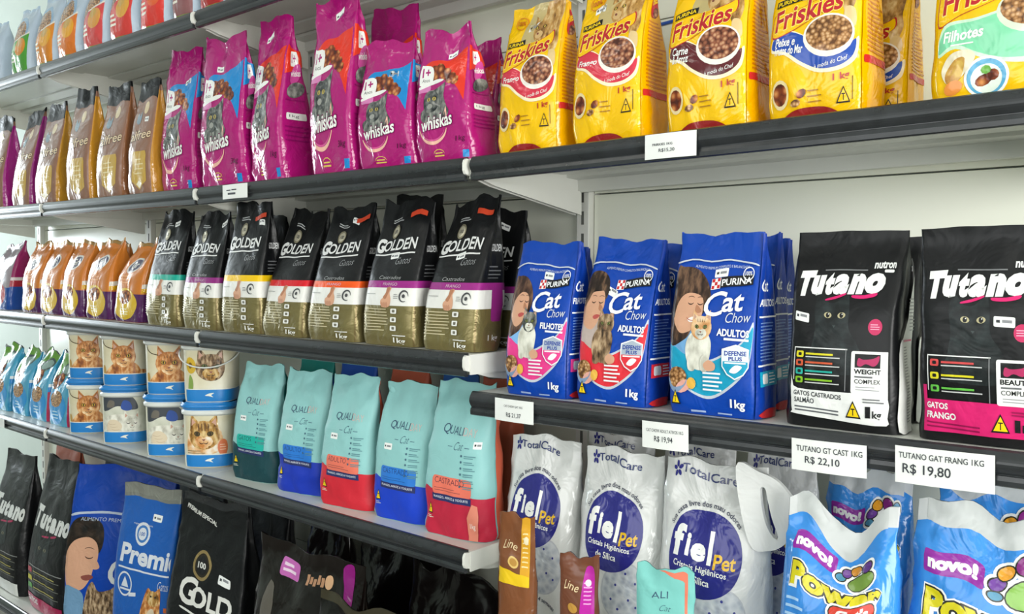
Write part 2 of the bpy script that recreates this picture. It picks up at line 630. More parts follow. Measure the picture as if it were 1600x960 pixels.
class Film:
    """the closed film of one bag: rows up, columns round (front, right gusset, back, left gusset)"""

    def __init__(s, w, h, d, ty, shear=0, topw=1, tilt=0, art=None, p=7, seal=.05, bulge=.10, gus=.10, wr=.003, seed=0,
                 bprof=None, aprof=None, wave=.004, flop=0, topb=.0025, sag=0.0):
        nf, ns, nv = (art.nf, art.ns, art.nv) if art else (14, 6, 28)
        s.nf, s.ns, s.nv = nf, ns, nv
        s.h = h
        v = np.linspace(0, 1, nv + 1)
        vs = 1 - seal
        bx, by = bprof or ([0, .04, .14, .35, .60, .80, vs, 1], [.86, .97, 1, 1, .80, .42, topb / (d / 2), topb / (d / 2)])
        ax, ay = aprof or ([0, .04, .14, .5, vs, 1], [.95, .99, 1, 1, topw, topw])
        b = smooth_interp(v, bx, by) * d / 2
        a = smooth_interp(v, ax, ay) * w / 2
        cy = (ty - d / 2) * np.clip((v - .05) / .95, 0, 1) ** 1.15
        cx = shear * v ** 1.3
        uf = [(-1 + 2 * k / nf, -1) for k in range(nf)]
        ur = [(1, -1 + 2 * k / ns) for k in range(ns)]
        ub = [(1 - 2 * k / nf, 1) for k in range(nf)]
        ul = [(-1, 1 - 2 * k / ns) for k in range(ns)]
        Q = np.array(uf + ur + ub + ul)
        nrm = (np.abs(Q[:, 0]) ** p + np.abs(Q[:, 1]) ** p) ** (1 / p)
        Q = Q / nrm[:, None]
        NK = len(Q)
        P = np.zeros((nv + 1, NK, 3))
        rnd = random.Random(seed)
        so = Vector((rnd.uniform(-50, 50), rnd.uniform(-50, 50), rnd.uniform(-50, 50)))
        for i in range(nv + 1):
            vi = v[i]
            fold = gus * min(1, vi / .5) * (w / 2)
            bl = bulge * math.sin(math.pi * min(1, vi / .95)) ** .8
            for k in range(NK):
                qx, qy = Q[k]
                x = qx * a[i]
                y = qy * b[i]
                if nf <= k < nf + ns or k >= 2 * nf + ns:
                    x -= math.copysign(fold * (1 - abs(qy) ** 2), qx)
                else:
                    y *= 1 + bl * (1 - qx * qx)
                    y -= (.004 if qy < 0 else -.004) * bl * 4 * (1 - qx * qx) * (vi < vs)
                z = h * vi
                # film creases
                e = Vector((x * 1.0, y, z))
                n1 = noise.noise(e * 16 + so)
                n2 = noise.noise(Vector((x * 34, y * 34, z * 15)) + so)
                r = 1 - abs(noise.noise(Vector((x * 20 + z * 9, y * 20, z * 13)) + so * 1.7))
                am = wr * (.35 + .65 * min(1, abs(vi - .45) * 2.2))
                off = am * (1.1 * n1 + .7 * n2 + 1.1 * (r ** 4 - .45))
                if vi > vs - .01:
                    off *= .35
                if vi < .02:
                    off *= .3
                dirv = Vector((qx * abs(qx) ** 3, qy * abs(qy) ** .5, 0))
                if dirv.length > 0:
                    dirv.normalize()
                x += dirv.x * off
                y += dirv.y * off
                tt = max(0, (vi - .55) / .45)
                z += tilt * qx * .5 * tt + wave * tt * (math.sin(qx * 4.0 + seed) + .6 * math.sin(qx * 9 + seed * 2.3))
                # the seal ripples and may flop over
                if vi > .8:
                    y += (vi - .8) / .2 * (.008 * wave / .004) * noise.noise(Vector((qx * 1.8, 0, 0)) + so)
                    z -= abs(flop) * ((vi - .8) / .2) ** 2
                    y += flop * ((vi - .8) / .2) ** 2 * 1.2
                z -= sag * math.exp(-((qx - .1) / .44) ** 2) * tt
                P[i, k] = (x + cx[i], y + cy[i], max(z, 0) if i else 0)
        s.P = P
        s.seal_row = int(round(vs * nv))
        # vertex normals
        du = np.roll(P, -1, 1) - np.roll(P, 1, 1)
        dv = np.empty_like(P)
        dv[1:-1] = P[2:] - P[:-2]
        dv[0] = P[1] - P[0]
        dv[-1] = P[-1] - P[-2]
        N = np.cross(du, dv)
        L = np.linalg.norm(N, axis=2, keepdims=True)
        s.N = N / np.maximum(L, 1e-9)

    def sample(s, uv, off):
        NK = s.P.shape[1]
        k = np.clip(np.floor(uv[:, 0]).astype(int), 0, NK - 1)
        i = np.clip(np.floor(uv[:, 1]).astype(int), 0, s.nv - 1)
        fx = (uv[:, 0] - k)[:, None]
        fy = (uv[:, 1] - i)[:, None]
        k1 = (k + 1) % NK

        def tri(A):
            a, b, c, d = A[i, k], A[i, k1], A[i + 1, k1], A[i + 1, k]
            return np.where(fx >= fy, a + fx * (b - a) + fy * (c - b), a + fy * (d - a) + fx * (c - d))
        n = tri(s.N)
        n = n / np.maximum(np.linalg.norm(n, axis=1, keepdims=True), 1e-9)
        return tri(s.P) + n * off, n


def grid_mesh(name, film, r0, r1, m, parent, cap0=False, cap1=False):
    P, N = film.P, film.N
    NK = P.shape[1]
    vs = P[r0:r1 + 1].reshape(-1, 3).tolist()
    ns = N[r0:r1 + 1].reshape(-1, 3).tolist()
    fs = []
    for i in range(r1 - r0):
        for k in range(NK):
            k1 = (k + 1) % NK
            a, b, c, d = i * NK + k, i * NK + k1, (i + 1) * NK + k1, (i + 1) * NK + k
            fs += [(a, b, c), (a, c, d)]
    if cap0:
        fs.append(tuple(range(NK))[::-1])
    if cap1:
        o = (r1 - r0) * NK
        nf, ns_ = film.nf, film.ns
        for k in range(nf):                            # close the mouth front to back
            fs.append((o + k, o + k + 1, o + 2 * nf + ns_ - k - 1, o + 2 * nf + ns_ - k))
    me = bpy.data.meshes.new(name)
    me.from_pydata(vs, [], fs)
    me.materials.append(m)
    me.polygons.foreach_set('use_smooth', [True] * len(me.polygons))
    me.normals_split_custom_set_from_vertices(ns)
    return link(bpy.data.objects.new(name, me), parent)


PART_LABEL = {}


def art_meshes(film, art, parent, sub=None):
    for (g, _), its in art.compile().items():
        V, F, MI, NN, mats = [], [], [], [], []
        o = 0
        for uv, fs, m, cnt in its:
            if m not in mats:
                mats.append(m)
            p, n = film.sample(uv, .00025 + .00005 * cnt)
            V += p.tolist()
            NN += n.tolist()
            F += [tuple(j + o for j in q) for q in fs]
            MI += [mats.index(m)] * len(fs)
            o += len(uv)
        me = bpy.data.meshes.new(g)
        me.from_pydata(V, [], F)
        for m in mats:
            me.materials.append(m)
        me.polygons.foreach_set('material_index', MI)
        me.polygons.foreach_set('use_smooth', [True] * len(F))
        me.normals_split_custom_set_from_vertices(NN)
        ob = link(bpy.data.objects.new(g, me), parent)


def sticker_art(H, x, y, w=16, h=8, sl=0.0, txt=True, nf=14, ns=6, nv=28):
    a = Art(H, nf, ns, nv).on('price_sticker')
    a.rrect(x, y, x + w, y + h, WHITEP, 1, sl)
    if txt:
        a.rect(x + w * .12, y + h * .38, x + w * .3, y + h * .66, DARKT, sl)
        a.rect(x + w * .40, y + h * .38, x + w * .86, y + h * .66, GREYT, sl)
    return a


WHITEP = mat('#eef0ee', 'paper')
DARKT = mat('#3a3c40', 'paper')
GREYT = mat('#8a8c90', 'paper')
BAGS = []


def bag(kind, name, label, cat, group, place, art=None, body=None, sealm=None, stick=None, yaw=0.0, seed=0, **kw):
    """place = X of the base centre, y of the base front, z of the shelf, width, height, depth, y of the top, side lean, top width, top tilt"""
    X, yf, Z, w, h, d, ty, shear, topw, tilt = place
    sl = (tilt_at(math.floor(X) + 1) - tilt_at(math.floor(X)))
    t = thing(name, label, cat, (X, yf + d / 2, Z), yaw, group, 0, -math.atan(sl))
    f = Film(w, h, d, ty, shear, topw, tilt, art=art, seed=seed, **kw)
    grid_mesh('body', f, 0, f.seal_row, body, t, cap0=True)
    grid_mesh('top_seal', f, f.seal_row, f.nv, sealm or body, t, cap1=True)
    if art:
        art_meshes(f, art, t)
    if stick:
        sx, sy, ssl = stick
        art_meshes(f, sticker_art(art.H, sx, sy, 15, 7, ssl, nf=f.nf, ns=f.ns, nv=f.nv), t)
    return t

# ---------------------------------------------------------------- the printed designs
W_ = lambda f='gloss': mat('#f2f2ee', f)
FUR_GREY = patt('grey_tabby_fur', ['#2f3133', '#6b6d6a', '#a3a49c'], 'noise', 60, 'gloss', (1.6, 1, .8))
FUR_TAN = patt('tan_fur', ['#6e4a22', '#b98c4c', '#e0c48d'], 'noise', 55, 'gloss', (1.6, 1, .7))
FUR_ORANGE = patt('orange_tabby_fur', ['#7d4218', '#c07a3a', '#e9c08c'], 'noise', 55, 'plast', (1.5, 1.5, .8))
FUR_WHITE = patt('white_fur', ['#b3b0a2', '#d9d8cb', '#eceade'], 'noise', 45, 'plast', (1.5, 1.5, .8))
FUR_BROWN = patt('brown_tabby_fur', ['#3a2c20', '#8a6f52', '#c6ac8a'], 'noise', 70, 'satin', (1.8, 1, .7))
FUR_GINGER = patt('ginger_white_fur', ['#c07d40', '#e2b988', '#efe6d8'], 'noise', 35, 'satin')
FUR_BLACK = patt('black_fur', ['#131617', '#1f2526', '#2c3435'], 'noise', 60, 'black')
KIB = patt('kibble_brown', ['#c99a74', '#94583e', '#4a2318'], 'voronoi', 130)
KIB2 = patt('kibble_tan', ['#d8b184', '#a97848', '#5f3b1e'], 'voronoi', 170)
MEAT = patt('meat_chunks', ['#d08a4c', '#8a3f1c', '#4d1d10'], 'voronoi', 75)
SKIN = mat('#d3a183', 'satin')
SKIN2 = mat('#b07a5c', 'satin')
NAVY = mat('#1d2a6e', 'satin')
YEL = mat('#f2cf16', 'satin')
INK = mat('#1a1a1c', 'satin')


def cat_face(a, cx, cy, r, fur, fur2=None, eye='#c8a030', slim=1.0, closed=False, fin='plast'):
    """printed head of a cat, r = half width of the head"""
    fur2 = fur2 or fur
    dk = mat('#2a2019', fin)
    for s in (-1, 1):
        a.poly([(cx + s * r * .92, cy + r * .15), (cx + s * r * .80, cy + r * 1.30), (cx + s * r * .18, cy + r * .66)], fur)
        a.poly([(cx + s * r * .78, cy + r * .40), (cx + s * r * .74, cy + r * 1.02), (cx + s * r * .38, cy + r * .64)], mat('#c79a86', fin))
    a.ell(cx, cy, r * slim, r * .86, fur)
    a.ell(cx - r * .22, cy - r * .38, r * .34, r * .30, fur2, 0, 12).ell(cx + r * .22, cy - r * .38, r * .34, r * .30, fur2, 0, 12).ell(cx, cy - r * .62, r * .3, r * .2, fur2, 0, 10)
    for sx in (-.3, -.1, .1, .3):
        a.poly([(cx + sx * r - r * .03, cy + r * .40), (cx + sx * r + r * .03, cy + r * .40), (cx + sx * r * 1.3, cy + r * .74)], mat('#6a4526' if fur2 is not fur else '#8a8474', fin))
    for s in (-1, 1):
        if closed:
            a.arc(cx + s * r * .42, cy + r * .08, r * .22, r * .10, 190, 350, dk, n=6)
        else:
            a.ell(cx + s * r * .40, cy + r * .08, r * .20, r * .15, dk, s * .25, 10)
            a.ell(cx + s * r * .40, cy + r * .08, r * .15, r * .11, mat(eye, fin), s * .25, 10)
            a.ell(cx + s * r * .40, cy + r * .08, r * .06, r * .10, dk, 0, 8)
    a.poly([(cx - r * .12, cy - r * .24), (cx + r * .12, cy - r * .24), (cx, cy - r * .38)], mat('#8d5548', fin))
    a.arc(cx - r * .13, cy - r * .40, r * .14, r * .05, 180, 340, dk, n=5)
    a.arc(cx + r * .13, cy - r * .40, r * .14, r * .05, 200, 360, dk, n=5)
    return a


_arts = {}


def memo(fn):
    def g(*k):
        if (fn.__name__, k) not in _arts:
            _arts[(fn.__name__, k)] = fn(*k)
        return _arts[(fn.__name__, k)]
    return g


# --- magenta bags
MAG = mat('#ab1672')
MAGD = mat('#8f1063')


@memo
def art_magenta(col, H, kg):
    a = Art(H)
    k = H / 150
    pc = mat('#1688cf') if col == 'blue' else mat('#e2331c')
    a.on('flavour_panel')
    a.spl([(14, 108 * k), (30, 114 * k), (60, 115 * k), (92, 122 * k), (93, 118 * k), (92, 95 * k), (90, 68 * k), (88, 66 * k), (72, 84 * k), (50, 94 * k), (24, 97 * k), (13, 100 * k)], pc, 3)
    a.rect(84, 4 * k, 96, 12 * k, mat('#1688cf'))
    a.on('food_picture')
    for x, y, r in ((34, 101, 10), (46, 103, 10), (57, 98, 10), (66, 92, 9), (73, 88, 7), (40, 95, 8)):
        a.ell(x, y * k, r, r * .8, MEAT, .4, 9)
    a.on('printed_tag')
    a.spl([(8, 88 * k), (9, 108 * k), (14, 109 * k), (33, 106 * k), (34, 91 * k), (30, 88 * k)], W_(), 3)
    a.text('1+', 12, 96 * k, 28, 106 * k, MAG, .03)
    a.text('Anos', 13, 90.5 * k, 28, 94.5 * k, INK)
    a.rrect(8, 79 * k, 32, 86 * k, mat('#d67fb6'), 2)
    a.poly(spline([(8, 86 * k), (25, 89 * k), (42, 92 * k), (55, 91 * k), (48, 88 * k), (28, 85.5 * k), (9, 83 * k)], 3), W_())
    a.on('cat_picture')
    a.spl([(20, 46 * k), (17, 56 * k), (26, 62 * k), (26, 71 * k), (23, 76 * k), (30, 80 * k), (40, 80 * k), (52, 84 * k), (58, 87 * k), (57, 72 * k), (61, 62 * k), (66, 54 * k), (58, 46 * k), (38, 42 * k)], FUR_GREY)
    a.spl([(23, 60 * k), (22, 73 * k), (30, 79 * k), (44, 77 * k), (50, 68 * k), (45, 58 * k), (33, 55 * k)], patt('dark_tabby_fur', ['#232628', '#4a4d4d', '#7d7f7a'], 'noise', 70, 'gloss'))
    a.ell(31, 70 * k, 3, 2.2 * k, mat('#c9b45a'), .2, 8).ell(31, 70 * k, 1.1, 2 * k, INK, 0, 6)
    a.ell(41, 70 * k, 3, 2.2 * k, mat('#c9b45a'), -.2, 8).ell(41, 70 * k, 1.1, 2 * k, INK, 0, 6)
    a.ell(34, 62 * k, 5, 3 * k, mat('#9a9b94'), 0, 9)
    a.on('brand_lettering')
    a.arc(38, 40 * k, 24, 4.5, 190, 350, mat('#f0b9a8'), 20 * k)
    a.arc(38, 39 * k, 20, 2.2, 200, 345, mat('#d9569a'), 15 * k)
    a.text('whiskas', 17, 34 * k, 73, 50 * k, mat('#6b0c4a'), .05, .05, .10)
    a.text('whiskas', 18, 35 * k, 72, 49 * k, W_(), .02, .05, .10)
    a.poly(spline([(58, 50 * k), (61, 60 * k), (63, 50 * k), (61.5, 49 * k), (60.5, 55 * k)], 3), mat('#f0b9a8'))
    a.on('small_print')
    a.text(kg, 74, 20 * k, 90, 27 * k, mat('#4a0833'), .0, .1, .05)
    a.arc(46, 10 * k, 9, 1.5, 0, 180, mat('#e0c060'), 5 * k, 5)
    a.rect(38, 7 * k, 54, 8.4 * k, mat('#e0c060'))
    a.rect(40, 10 * k, 52, 11.2 * k, mat('#e0c060'))
    a.on('gusset_print', 'R')
    a.poly([(0, 96 * k), (100, 104 * k), (100, 118 * k), (0, 124 * k)], pc)
    a.rrect(30, 104 * k, 78, 118 * k, W_(), 5)
    a.text('1+', 38, 107 * k, 66, 116 * k, MAG, .02)
    a.ell(60, 97 * k, 30, 8 * k, mat('#d14a9c'), .3, 14)
    a.text('whiskas', 36, 94 * k, 84, 100 * k, W_(), .02, 0, .04)
    a.ell(54, 82 * k, 36, 7 * k, FUR_GREY, .1, 14)
    a.rrect(20, 55 * k, 82, 61 * k, W_(), 3)
    a.text('1kg', 30, 56.5 * k, 60, 59.5 * k, INK)
    for y in (72, 48, 44, 40, 36):
        a.rect(16, y * k, 84, (y + 1.2) * k, MAGD)
    return a


# --- yellow bags
YB_ = mat('#f0be00')
YSIDE = mat('#e8a800')


@memo
def art_yellow(flav, pan, kib, H, dy=0):
    a = Art(H)
    a.dy = dy
    P = mat(pan)
    red = mat('#b3202a')
    a.on('cat_picture')
    a.spl([(30, 100), (40, 128), (44, 149), (60, 149), (70, 128), (66, 105), (52, 96)], mat('#b9a772'))
    a.spl([(52, 100), (58, 118), (64, 135), (70, 149.5), (92, 149.5), (94, 130), (90, 108), (92, 92), (84, 78), (78, 84), (74, 96), (62, 102)], FUR_TAN)
    a.ell(60, 106, 12, 11, FUR_TAN, .3, 14)
    a.ell(57, 103, 6, 4, mat('#cba872'), .2, 10)
    for x, y in ((53, 110), (64, 111)):
        a.ell(x, y, 2.6, 1.8, mat('#3a2a10'), .2, 8)
        a.ell(x, y, 1.3, 1.5, mat('#b8a040'), .2, 6)
    a.ell(55, 104, 1.8, 1.3, mat('#7a4538'), 0, 6)
    a.spl([(80, 84), (90, 82), (92, 70), (86, 66), (80, 70)], mat('#d9bd88'))
    a.poly([(48, 114), (48, 123), (55, 117)], FUR_TAN)
    a.poly([(64, 118), (70, 125), (73, 115)], FUR_TAN)
    a.on('flavour_panel')
    a.spl([(6, 58), (10, 70), (28, 73), (52, 62), (80, 52), (97, 60), (94, 44), (78, 36), (56, 36), (38, 44), (22, 54)], mat('#f6e9c4'))
    a.spl([(7, 60), (11, 70), (28, 72), (52, 62), (80, 54), (93, 58), (90, 46), (76, 39), (57, 39), (40, 46), (24, 56)], P)
    a.on('food_picture')
    a.ell(66, 64, 25, 17, mat('#e9e4dc'), -.1, 24).ell(66, 65.5, 22.5, 14, KIB if kib == 'brown' else KIB2, -.1, 24)
    a.on('brand_lettering')
    ban = [(7, 70), (7, 84), (12, 88), (30, 88), (50, 93), (74, 100), (82, 103), (82, 92), (66, 86), (44, 78), (26, 72)]
    a.poly(spline([(x + (x - 44) * .035, y + (y - 86) * .07) for x, y in ban], 4), red)
    a.poly(spline(ban, 4), YB_)
    a.text('Friskies', 8.6, 72.2, 78.6, 90, mat('#f7e36a'), .05, .12, .155)
    a.text('Friskies', 9, 73, 78, 89.5, red, .025, .12, .155)
    a.rect(9, 93, 38, 98.5, INK, .1)
    a.text('PURINA', 11, 94, 36, 97.6, YEL, .02, 0, .1)
    a.on('small_print')
    fl = flav.split('|')
    for i, t in enumerate(fl):
        wd = {6: 28, 5: 20}.get(len(t), min(29, 3.0 * len(t)))
        y = 61 - 7 * i if len(fl) > 1 else 57
        a.text(t, 12, y, 12 + wd, y + 7, W_(), .02, .2, -.02)
    a.text('à moda do Chef', 52, 39, 84, 42.5, W_(), .0, .1, .12)
    a.text('1 kg', 70, 26, 86, 33, red, .02, 0, .08)
    a.tri(80, 10, 14, 13, INK, YB_)
    a.rect(89, 12, 89.8, 30, INK)
    a.arc(24, 120, 12, 1.6, 0, 360, mat('#e08a10'), 7, 20)
    a.text('100%', 16, 117.5, 32, 122.5, mat('#c8641a'), .02)
    a.ell(18, 22, 10, 12, mat('#e3cf9c'), 0, 16).ell(18, 22, 8, 9, MEAT, 0, 14)
    a.ell(40, 21, 5, 3.4, MEAT, .5, 8).ell(34, 14, 5, 3, KIB2, .2, 8)
    a.lines(46, 12, 60, 25, 3, mat('#a8781c'), 1.0)
    a.dy = 0
    a.on('base_band')
    a.spl([(22, 1), (30, 8), (48, 10), (66, 8), (74, 1)], mat('#8e1d1f'), 4)
    a.on('gusset_print', 'R')
    a.rect(2, 1, 98, 149, YSIDE)
    a.lines(14, 48, 88, 112, 18, mat('#c87a10'), 1.6, 3)
    a.rrect(6, 40, 94, 46, mat('#c0282a'), 2)
    a.ell(50, 128, 34, 12, red, .2, 16)
    a.text('Friskies', 26, 126, 80, 134, YEL, .02, .1, .08)
    a.ell(56, 120, 20, 5, KIB, .1, 12)
    return a


@memo
def art_yellow_kitten(H):
    a = Art(H)
    red = mat('#b3202a')
    a.on('cat_picture')
    a.spl([(58, 92), (66, 116), (80, 124), (98, 124), (98, 82), (78, 84)], FUR_TAN)
    a.on('flavour_panel')
    a.spl([(4, 34), (12, 56), (40, 58), (70, 64), (98, 72), (98, 26), (80, 22), (58, 24), (40, 30), (22, 38)], mat('#c9eccb'))
    a.spl([(5, 36), (14, 54), (40, 56), (70, 62), (98, 68), (98, 30), (80, 26), (58, 27), (40, 33), (22, 41)], mat('#7fd3a6'))
    a.on('food_picture')
    a.ell(78, 58, 25, 16, mat('#cfd8c4'), -.1, 24).ell(78, 60, 22.5, 13, KIB2, -.1, 24)
    a.on('brand_lettering')
    ban = [(6, 56), (7, 75), (12, 79), (36, 79), (58, 84), (80, 91), (88, 94), (88, 84), (72, 77), (50, 68), (26, 62)]
    a.poly(spline([(x + (x - 46) * .03, y + (y - 75) * .06) for x, y in ban], 4), red)
    a.poly(spline(ban, 4), YB_)
    a.text('Friskies', 9.6, 62, 78, 80, mat('#f7e36a'), .05, .12, .16)
    a.text('Friskies', 10, 63, 77, 79.4, red, .025, .12, .16)
    a.rect(6, 85, 36, 91, INK, .12)
    a.text('PURINA', 8, 86.2, 34, 89.9, YEL, .02, 0, .12)
    a.on('small_print')
    a.text('Filhotes', 11, 43, 44, 51, W_(), .03, .2, .03)
    a.lines(18, 39.5, 42, 42, 1, W_(), 1)
    a.on('printed_emblem')
    a.ell(46, 15, 17, 14.6, W_(), 0, 28).ell(46, 15, 15, 12.6, mat('#5aa7cf'), 0, 28).ell(46, 14, 12, 10, mat('#dfe9df'), 0, 24)
    a.ell(44, 13, 7, 4, MEAT, .3, 10).ell(51, 16, 5, 4, MEAT, 0, 10).ell(46, 20, 4, 3, mat('#6fae4a'), 0, 8)
    a.on('meat_picture')
    a.spl([(10, 22), (18, 34), (32, 36), (38, 30), (30, 20), (18, 12)], mat('#e6dcc0'))
    a.spl([(14, 20), (22, 30), (30, 30), (26, 16), (16, 13)], patt('cooked_chicken', ['#d9b45a', '#b98436', '#8a5a20'], 'noise', 50))
    a.ell(20, 10, 8, 5, mat('#e08a3a'), .3, 12)
    a.on('gusset_print', 'R')
    a.rect(2, 1, 98, 149, YSIDE)
    return a


# --- black and gold bags
GOLD = mat('#7f7449', 'foil')
BLK = mat('#111214', 'black')


@memo
def art_gold(col, flav, H, tag_r):
    a = Art(H)
    k = H / 165
    C = mat(col, 'satin')
    wh = mat('#e6e5e0', 'satin')
    for fc in ('F', 'R'):
        a.on('gold_base' if fc == 'F' else 'gusset_print', fc)
        a.rect(0, .2, 100, 58 * k, GOLD)
        a.rect(0, 57 * k, 100, 82 * k, wh)
        a.rect(0, 81 * k, 100, 90 * k, C)
    a.on('gusset_print', 'R')
    a.rect(2, .3, 8, 57 * k, mat('#6f6039', 'foil'))
    a.rrect(54, 40 * k, 90, 84 * k, C, 4)
    a.text('1 kg', 50, 12 * k, 80, 22 * k, wh, .02)
    a.text('GOLDEN', 30, 112 * k, 90, 119 * k, mat('#c7c8c9', 'satin'), .02, .1)
    a.lines(30, 94 * k, 84, 104 * k, 4, mat('#6c6d70', 'satin'), .8)
    a.on('hand_picture')
    a.spl([(50, 81 * k), (47, 70 * k), (40, 64 * k), (41, 57 * k), (48, 54 * k), (57, 57 * k), (58, 66 * k), (55, 74 * k), (57, 81 * k)], SKIN)
    a.spl([(49, 81 * k), (48, 74 * k), (44, 68 * k), (49, 66 * k), (53, 74 * k), (55, 81 * k)], SKIN2)
    for x in (43, 47, 51):
        a.ell(x, 58 * k, 2.2, 4 * k, mat('#c28d70', 'satin'), .2, 8)
    a.on('brand_lettering')
    a.text('GOLDEN', 8, 112 * k, 84, 125 * k, mat('#e2e3e2', 'satin'), .02, .1, .03)
    a.text('G', 6, 110 * k, 24, 127 * k, mat('#e2e3e2', 'satin'), .03, .1, .03)
    a.rect(6, 107 * k, 84, 108.6 * k, mat('#e2e3e2', 'satin'), .03)
    a.text('Gatos', 54, 97 * k, 80, 104.5 * k, mat('#9a9c9e', 'satin'), -.01, .45, .06)
    a.on('small_print')
    a.ell(38, 133 * k, 7.5, 7.5 * k, mat('#8f8870', 'foil'), 0, 18).ell(38, 133 * k, 5.5, 5.5 * k, mat('#c9c3ae', 'foil'), 0, 16)
    a.text('100', 34.5, 131 * k, 41.5, 135 * k, INK, .02)
    a.lines(26, 143 * k, 50, 148 * k, 2, mat('#b0b2b3', 'satin'), 1.1)
    if flav:
        a.text(flav, 30, 91.5 * k, 70, 95.5 * k, mat('#b5b7b8', 'satin'), -.01, .25)
        a.text('FRANGO', 40, 83.6 * k, 66, 87.4 * k, mat('#d9b9cc' if 'a' in col else '#f0d0c0', 'satin'))
    a.lines(8, 71 * k, 36, 74 * k, 1, mat('#a9a9a6', 'satin'), 1)
    a.arc(80, 70 * k, 8, 2.6, 0, 300, mat('#4a4b4d', 'satin'), 8 * k).ell(80, 70 * k, 2.6, 2.6 * k, mat('#4a4b4d', 'satin'), 0, 10)
    a.lines(63, 66 * k, 71, 73 * k, 3, mat('#8a8a88', 'satin'), .8)
    a.lines(6, 20 * k, 56, 54 * k, 8, mat('#c8bd98', 'satin'), 1.3, 5)
    for y in (46, 34, 22):
        a.rrect(60, y * k, 71, (y + 7) * k, wh, 1.5)
        a.rrect(63, (y + 1.6) * k, 68, (y + 5.4) * k, mat('#6d6a5c', 'satin'), 1)
    a.rect(64, 15 * k, 88, 16.2 * k, wh)
    a.text('1kg', 66, 4 * k, 88, 13 * k, mat('#f0efe8', 'satin'), .02, 0, -.05)
    if tag_r:
        a.rect(62, 146 * k, 90, 151 * k, mat('#c8452a', 'satin'), .06)
    for n, (g, fc, v, f, m) in enumerate(a.items):
        v = v.copy()
        if g == 'brand_lettering':
            v[:, 1] -= 6 * k
            a.items[n] = (g, fc, v, f, m)
            continue
        v[:, 1] = np.interp(v[:, 1], np.array([0, 58, 82, 90, 96, 112, 165]) * k, np.array([0, 46, 66, 73, 79, 106, 165]) * k)
        a.items[n] = (g, fc, v, f, m)
    return a


# --- blue bags
BLU = mat('#0641a6', 'satin')
BLUD = mat('#0b3796', 'satin')


